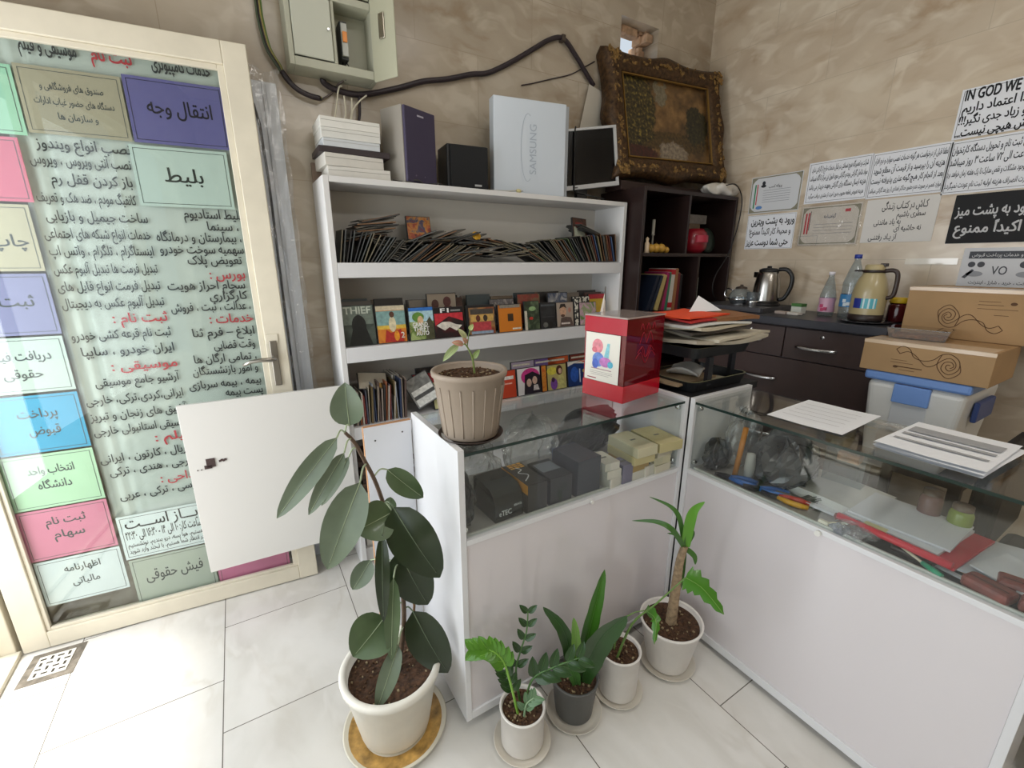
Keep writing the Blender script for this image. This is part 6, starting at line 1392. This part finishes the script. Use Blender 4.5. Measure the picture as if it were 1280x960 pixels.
# ------------------------------------------------------------------ bottom cabinet: old stacks behind the plant
for k in range(7): solo('old_folder', 'brown old folder in the flat pile behind the rubber plant', 'folder', pm(('#4a3a30', '#5c4a3c', '#3a2e28')[k % 3], .7), lambda b: bx(b, 0, .25, 0, .19, 0, .022, bev=.002), (.36 + .006 * (k % 3), 1.925, .3665 + k * .0225), R(random.uniform(-1, 1)), 'old folders piled in the bookshelf cabinet')
lc = thing('small_carton', 'white carton with a teal square on the cabinet floor', 'carton', (.365, 1.935, .0815))
part('box', lc, pm('#d2cec6', .5), lambda b: bx(b, 0, .20, 0, .17, 0, .15, bev=.002)); part('teal_square', lc, pm('#1f6a80', .5), lambda b: bx(b, .03, .085, -.0008, 0, .09, .125))

# ------------------------------------------------------------------ goods inside the near counter
ZS_ = .6655
hb = thing('product_box', 'glossy black product box with a curved top and white lettering inside the near counter', 'box', (.548, .992, ZS_), R(2))
def curved(b):
    P = [(0, 0), (0, .05), (.010, .075), (.03, .092), (.07, .098), (.13, .098), (.13, 0)]
    prism(b, P, 0, .098, M=Matrix(((0, 0, 1, 0), (1, 0, 0, 0), (0, 1, 0, 0), (0, 0, 0, 1))))
part('box', hb, pm('#1a1f1e', .25), curved)
ht_ = part('lettering', hb, pm('#c9cccc', .5), lambda b: (write(b, 'eTEC', .034, .024, .024, .042, 'c', 0, bold=.03), write(b, 'BIG', .078, .040, .010, .026, 'c', 0)) ); ht_.matrix_local = Matrix(((1, 0, 0, 0), (0, 0, -1, -.0008), (0, 1, 0, 0), (0, 0, 0, 1)))
ob = thing('cable_box', 'dark box with orange side and orange printed grid inside the near counter', 'box', (.7245, .982, ZS_), R(91))
part('box', ob, pm('#2f2b2a', .4), lambda b: bx(b, 0, .150, 0, .072, 0, .096, bev=.0015))
part('orange_side', ob, pm('#c98a2a', .4), lambda b: bx(b, .0, .150, .0722, .0735, .066, .096))
pt_ = part('printed_top', ob, [pm('#d9a03a', .4), pm('#c9ccd0', .4)], lambda b: ([ngon(b, [(.115 + i * .012, .006 + j * .018), (.123 + i * .012, .006 + j * .018), (.123 + i * .012, .021 + j * .018), (.115 + i * .012, .021 + j * .018)], .0964, 0) for i in range(3) for j in range(3)], strip(b, [(q.x, q.y) for q in smooth_path([(.03, .06, 0), (.06, .03, 0), (.085, .05, 0), (.10, .03, 0), (.12, .04, 0)], 6)], .004, .0966, 1)))
pb2 = thing('phone_box', 'black flat phone box with a grey top print inside the near counter', 'box', (.738, .985, ZS_), 0)
part('box', pb2, pm('#222427', .35), lambda b: bx(b, 0, .085, 0, .13, 0, .092, bev=.0015)); part('printed_top', pb2, pm('#6a7078', .3), lambda b: bx(b, .008, .077, .05, .11, .0921, .0925))
bb = thing('product_box', 'dark blue grey tall box in the middle of the near counter', 'box', (.842, .98, ZS_), R(3))
part('box', bb, pm('#33363f', .45), lambda b: bx(b, 0, .10, 0, .13, 0, .125, bev=.0015)); part('blue_band', bb, pm('#3a4f80', .45), lambda b: bx(b, 0, .10, .1301, .131, .07, .125))
SB = ['#cfc9b4', '#c9c3a4', '#d6d2c6', '#c4b98a']
def soap(lb, x_, y_, z_, wd, dp, h, hx, rz):
    t = thing('soap_box', lb, 'box', (x_, y_, z_), R(rz), 'small pale boxes piled in the near counter')
    part('box', t, pm(hx, .5), lambda b: bx(b, -wd / 2, wd / 2, -dp / 2, dp / 2, 0, h, bev=.001)); part('printed_mark', t, pm('#6a6a64', .6), lambda b: bx(b, -.012, .012, -.004, .004, h + .0001, h + .0004))
for k, a in enumerate((('cream box at the bottom right of the small pile', 1.225, 1.02, ZS_, .085, .11, .03, SB[0], 3), ('cream box second from the bottom at the right', 1.225, 1.022, ZS_ + .0305, .083, .11, .03, SB[1], -2), ('pale box third from the bottom at the right', 1.228, 1.02, ZS_ + .061, .083, .11, .03, SB[0], 4), ('yellow edged wide box topmost at the right of the pile', 1.235, 1.015, ZS_ + .0915, .105, .155, .034, SB[3], -6),
    ('pale box at the bottom middle of the small pile', 1.115, 1.03, ZS_, .08, .12, .032, SB[2], 0), ('tan box second in the middle stack', 1.115, 1.03, ZS_ + .0325, .08, .12, .03, '#b09458', 2), ('cream box third in the middle stack', 1.12, 1.025, ZS_ + .063, .095, .14, .03, SB[3], -3), ('broad cream box topmost of the middle stack', 1.122, 1.022, ZS_ + .0935, .092, .15, .034, SB[1], -3),
    ('white box low at the front left of the pile', 1.0, .995, ZS_, .06, .05, .034, SB[2], 8), ('white box on the low front left one', .993, 1.0, ZS_ + .0345, .06, .06, .03, SB[2], -4), ('white box topmost of the front left stack', .985, 1.02, ZS_ + .065, .062, .095, .028, SB[2], -3), ('lavender grey box leaning beside the white stack', 1.055, 1.0, ZS_ + .0, .05, .06, .07, '#77748a', 0), ('white box in front of the lavender one', 1.065, .988, ZS_ + .0705, .05, .05, .0, SB[2], 14), ('white box front right of the lavender one', 1.165, .982, ZS_, .06, .028, .04, SB[2], 6))):
    if a[6] > 0: soap(*a)
def crumple(name, label, loc, sx, sy, sz, mat, seed, cat='bag', rz=0):
    def fn(b):
        random.seed(seed); ph = [random.uniform(0, 6.28) for _ in range(6)]
        def f(u, v):
            a = u * 2 * math.pi; s = math.sin(math.pi * v) ** .55; q = 1 + .14 * math.sin(3 * a + ph[0] + 4 * v) + .09 * math.sin(7 * a + ph[1] + 9 * v) + .05 * math.sin(13 * a + ph[2] + 17 * v)
            j1, j2 = random.uniform(.9, 1.1), random.uniform(.92, 1.08)
            return (sx * s * q * j1 * math.cos(a), sy * s * q * j2 * math.sin(a), max(0.0005, sz * (.5 - .5 * math.cos(math.pi * v)) * (1 + .14 * math.sin(4 * a + ph[3]) + .08 * math.sin(9 * a + ph[4]))))
        grid(b, f, 34, 14, smooth=False)
    return solo(name, label, cat, mat, fn, loc, R(rz))
DBAG = pm('#3a3c40', .3, var=.2, scale=30, bump=.8)
crumple('dark_bag', 'dark crumpled bag at the left end inside the near counter', (.475, 1.075, ZS_), .033, .08, .13, DBAG, 2)
crumple('clear_bag', 'clear crackling bag behind the black boxes inside the near counter', (.81, 1.205, ZS_), .105, .062, .19, FILM, 3)
crumple('clear_bag', 'clear bag lying behind the orange printed box', (.58, 1.20, ZS_), .085, .06, .16, FILM, 4)
crumple('dark_bag', 'dark grey bag bundle behind the small pale boxes of the near counter', (1.10, 1.245, ZS_), .15, .036, .16, pm('#3c3f42', .35, var=.25, scale=22, bump=.8), 6)
# ------------------------------------------------------------------ goods inside the right counter
crumple('clear_bag', 'clear bag hanging in the far corner inside the right counter', (1.52, .86, ZS_), .075, .05, .19, FILM, 7)
crumple('dark_bag', 'dark grey glossy bag in the far half of the right counter', (1.50, .70, ZS_), .09, .10, .15, pm('#4a4c4e', .2, var=.3, scale=20, bump=.9, coat=.8), 8)
crumple('dark_bag', 'black bag at the far left inside the right counter', (1.42, .885, ZS_), .06, .035, .10, DBAG, 9)
solo('wooden_stick', 'orange wooden stick standing among the bags in the right counter', 'stick', pm('#b5752e', .6), lambda b: tube(b, [(0, 0, 0), (.012, -.01, .19)], .009, n=8), (1.40, .80, ZS_))
solo('cotton_roll', 'pale grey roll standing beside the orange stick', 'roll', pm('#a9a8a2', .8), lambda b: lathe(b, [(0, 0), (.015, 0), (.018, .05), (.014, .10), (0, .105)], 16), (1.425, .765, ZS_))
def plier(label, loc, rz, h1, h2):
    t = thing('pliers', label, 'tool', loc, R(rz))
    for s in (-1, 1): part('grip', t, pm(h1 if s < 0 else h2, .35), lambda b: tube(b, [(0, .006 * s, .011), (.03, .016 * s, .011), (.06, .018 * s, .011), (.085, .013 * s, .011)], [.006, .009, .009, .007], n=10, sm=0))
    part('jaws', t, pm('#5a5c60', .3, 1.0), lambda b: prism(b, [(0, -.010), (0, .010), (-.018, .014), (-.05, .003), (-.05, -.003), (-.018, -.014)], .006, .016))
plier('pliers with bright blue grips near the front glass of the right counter', (1.375, .80, ZS_), -70, '#2463b0', '#1f5aa0'); plier('second blue gripped pliers beside the yellow red tool', (1.385, .70, ZS_), -60, '#2a6ab8', '#2463b0')
plier('pliers with yellow and red grips inside the right counter', (1.385, .64, ZS_), -75, '#d9a02a', '#c43a2a')
def brush(b):
    random.seed(2)
    for k in range(26): tube(b, [(0, .0, .012), (.05 + random.uniform(-.012, .012), random.uniform(-.03, .03), .012 + random.uniform(0, .02))], .0012, n=4)
    tube(b, [(0, 0, .012), (-.06, .01, .012)], .010, n=8)
solo('wire_brush', 'small dark brush with spread bristles beside the pliers', 'brush', pm('#55564f', .5), brush, (1.42, .60, ZS_), R(-60))
for k, (lb, hx, P, rz, wd, dp, th) in enumerate((('white sheets under the red folder in the right counter', '#d9dade', (1.535, .47, ZS_), 4, .23, .22, .008), ('pale paper pile deep in the middle of the right counter', '#c9c8c2', (1.55, .56, ZS_), -3, .20, .26, .03), ('loose white leaflets at the near end of the right counter', '#cfd3da', (1.52, .165, ZS_ + .014), 12, .22, .16, .006), ('white leaflet propped at the near end', '#d9dbe0', (1.47, .13, ZS_ + .022), -14, .14, .12, .004))):
    stack_sheet('paper_stack', lb, hx, P[0], P[1], P[2] + .004, wd, dp, th, rz, None, .004, 40 + k)
rf = thing('red_folder', 'bright red folder holding white sheets inside the right counter', 'folder', (1.492, .335, ZS_ + .022), R(-4))
part('cover', rf, pm('#c81f34', .35), lambda b: (bx(b, -.12, .12, -.125, .13, 0, .008, bev=.002), tube(b, [(-.12, -.12, .012), (-.12, .13, .012)], .010, n=8)))
part('sheets', rf, pm('#d3d5da', .6), lambda b: (bx(b, -.10, .115, -.085, .128, .0085, .016), box(b, (.02, .02, .020), (.19, .22, .006), M=Matrix.Rotation(R(5), 4, 'Z'))))
solo('black_cloth', 'black cloth lying under the pouches at the near end of the right counter', 'cloth', pm('#1d1b1c', .9), lambda b: grid(b, lambda u, v: (u * .16, v * .33, .0022 + .0012 * math.sin(u * 9 + v * 21)), 14, 20), (1.350, .072, ZS_))
usb = thing('usb_cable', 'cream cable with a moulded box and a green plug inside the right counter', 'cable', (0, 0, 0))
part('cord', usb, pm('#cfc8ae', .4), lambda b: tube(b, [(1.352, .485, ZS_ + .012), (1.37, .455, ZS_ + .022), (1.40, .42, ZS_ + .03), (1.395, .37, ZS_ + .03), (1.37, .31, ZS_ + .022), (1.36, .27, ZS_ + .012)], .0035, n=7, sm=6))
part('moulded_box', usb, pm('#c9c08f', .4), lambda b: box(b, (1.40, .39, ZS_ + .032), (.024, .055, .014), bev=.004)); part('end_plug', usb, pm('#dcd6c2', .4), lambda b: box(b, (1.350, .492, ZS_ + .012), (.012, .026, .010), bev=.002))
part('green_plug', usb, pm('#1f9a72', .35), lambda b: tube(b, [(1.362, .275, ZS_ + .013), (1.35, .245, ZS_ + .009), (1.345, .232, ZS_ + .008)], [.006, .008, .006], n=10), label='green plug')
solo('white_ruler', 'white plastic strip lying in front of the red folder', 'ruler', pm('#d9dadc', .4), lambda b: box(b, (0, 0, .003), (.012, .17, .005), M=Matrix.Rotation(R(-9), 4, 'Z')), (1.39, .235, ZS_ + .002))
solo('wooden_strip', 'tan strip under the right edge of the red folder', 'strip', pm('#b9854c', .6), lambda b: box(b, (0, 0, .004), (.016, .20, .007), M=Matrix.Rotation(R(-8), 4, 'Z')), (1.42, .185, ZS_ + .002))
WAL = pm('#7d3a30', .45, var=.3, scale=50, bump=.5)
for k, (lb, x_, y_, w_, d_, h_, rz) in enumerate((('red brown leather pouch behind the cream cable', 1.415, .455, .05, .07, .024, 30), ('front red brown leather pouch at the near end of the right counter', 1.372, .160, .05, .085, .030, -14), ('second red brown leather pouch at the near end', 1.425, .120, .055, .080, .036, 12), ('dark red pouch against the near end panel', 1.375, .092, .045, .042, .032, 4), ('dark brown pouch between the cable and the white strip', 1.40, .30, .05, .09, .014, -6))):
    o = thing('leather_pouch', lb, 'pouch', (x_, y_, ZS_), R(rz), 'leather pouches in the right counter')
    part('body', o, WAL if k != 4 else pm('#33221e', .5), lambda b: box(b, (0, 0, h_ / 2), (w_, d_, h_), bev=min(.009, h_ * .4))); part('flap_seam', o, pm('#4a201a', .6), lambda b: box(b, (-w_ * .1, 0, h_ + .0004), (.003, d_ * .8, .0008)))
crumple('clear_bag', 'small clear bag with grey contents beside the cream cable', (1.37, .42, ZS_), .035, .05, .035, FILM, 12); crumple('grey_pad', 'grey round pad next to the small clear bag', (1.352, .452, ZS_), .018, .022, .022, pm('#8a8d94', .5), 13, 'pad')
gb = thing('glass_block', 'small clear box with orange content standing at the back of the right counter', 'box', (1.60, .505, ZS_), R(5))
part('shell', gb, BOTTLE, lambda b: bx(b, 0, .06, 0, .11, 0, .16)); part('contents', gb, pm('#b06a3c', .5, var=.3, scale=40), lambda b: bx(b, .006, .054, .02, .08, .11, .14, bev=.003))
for lb, y_, x_, hx, hh in (('brown jar at the back of the right counter', .34, 1.60, '#6a4a44', .10), ('olive green jar at the back of the right counter', .275, 1.60, '#7a8a3a', .085)):
    o = thing('storage_jar', lb, 'jar', (x_, y_, ZS_), 0, 'jars at the back of the right counter')
    part('body', o, pm(hx, .25), lambda b: lathe(b, [(0, 0), (.024, 0), (.026, .008), (.026, hh * .85), (.021, hh), (0, hh)], 22)); part('lid', o, pm('#5a4a3c', .4), lambda b: lathe(b, [(.022, hh + .0002), (.022, hh + .014), (0, hh + .014)], 22))
solo('steel_bars', 'bundle of thin steel strips lying at the back of the right counter', 'bars', STEEL, lambda b: [bx(b, k * .012, k * .012 + .008, 0, .26, 0, .006) for k in range(4)], (1.56, .43, ZS_ + .037)) if False else None
COL.objects.unlink(_to); bpy.data.objects.remove(_to)
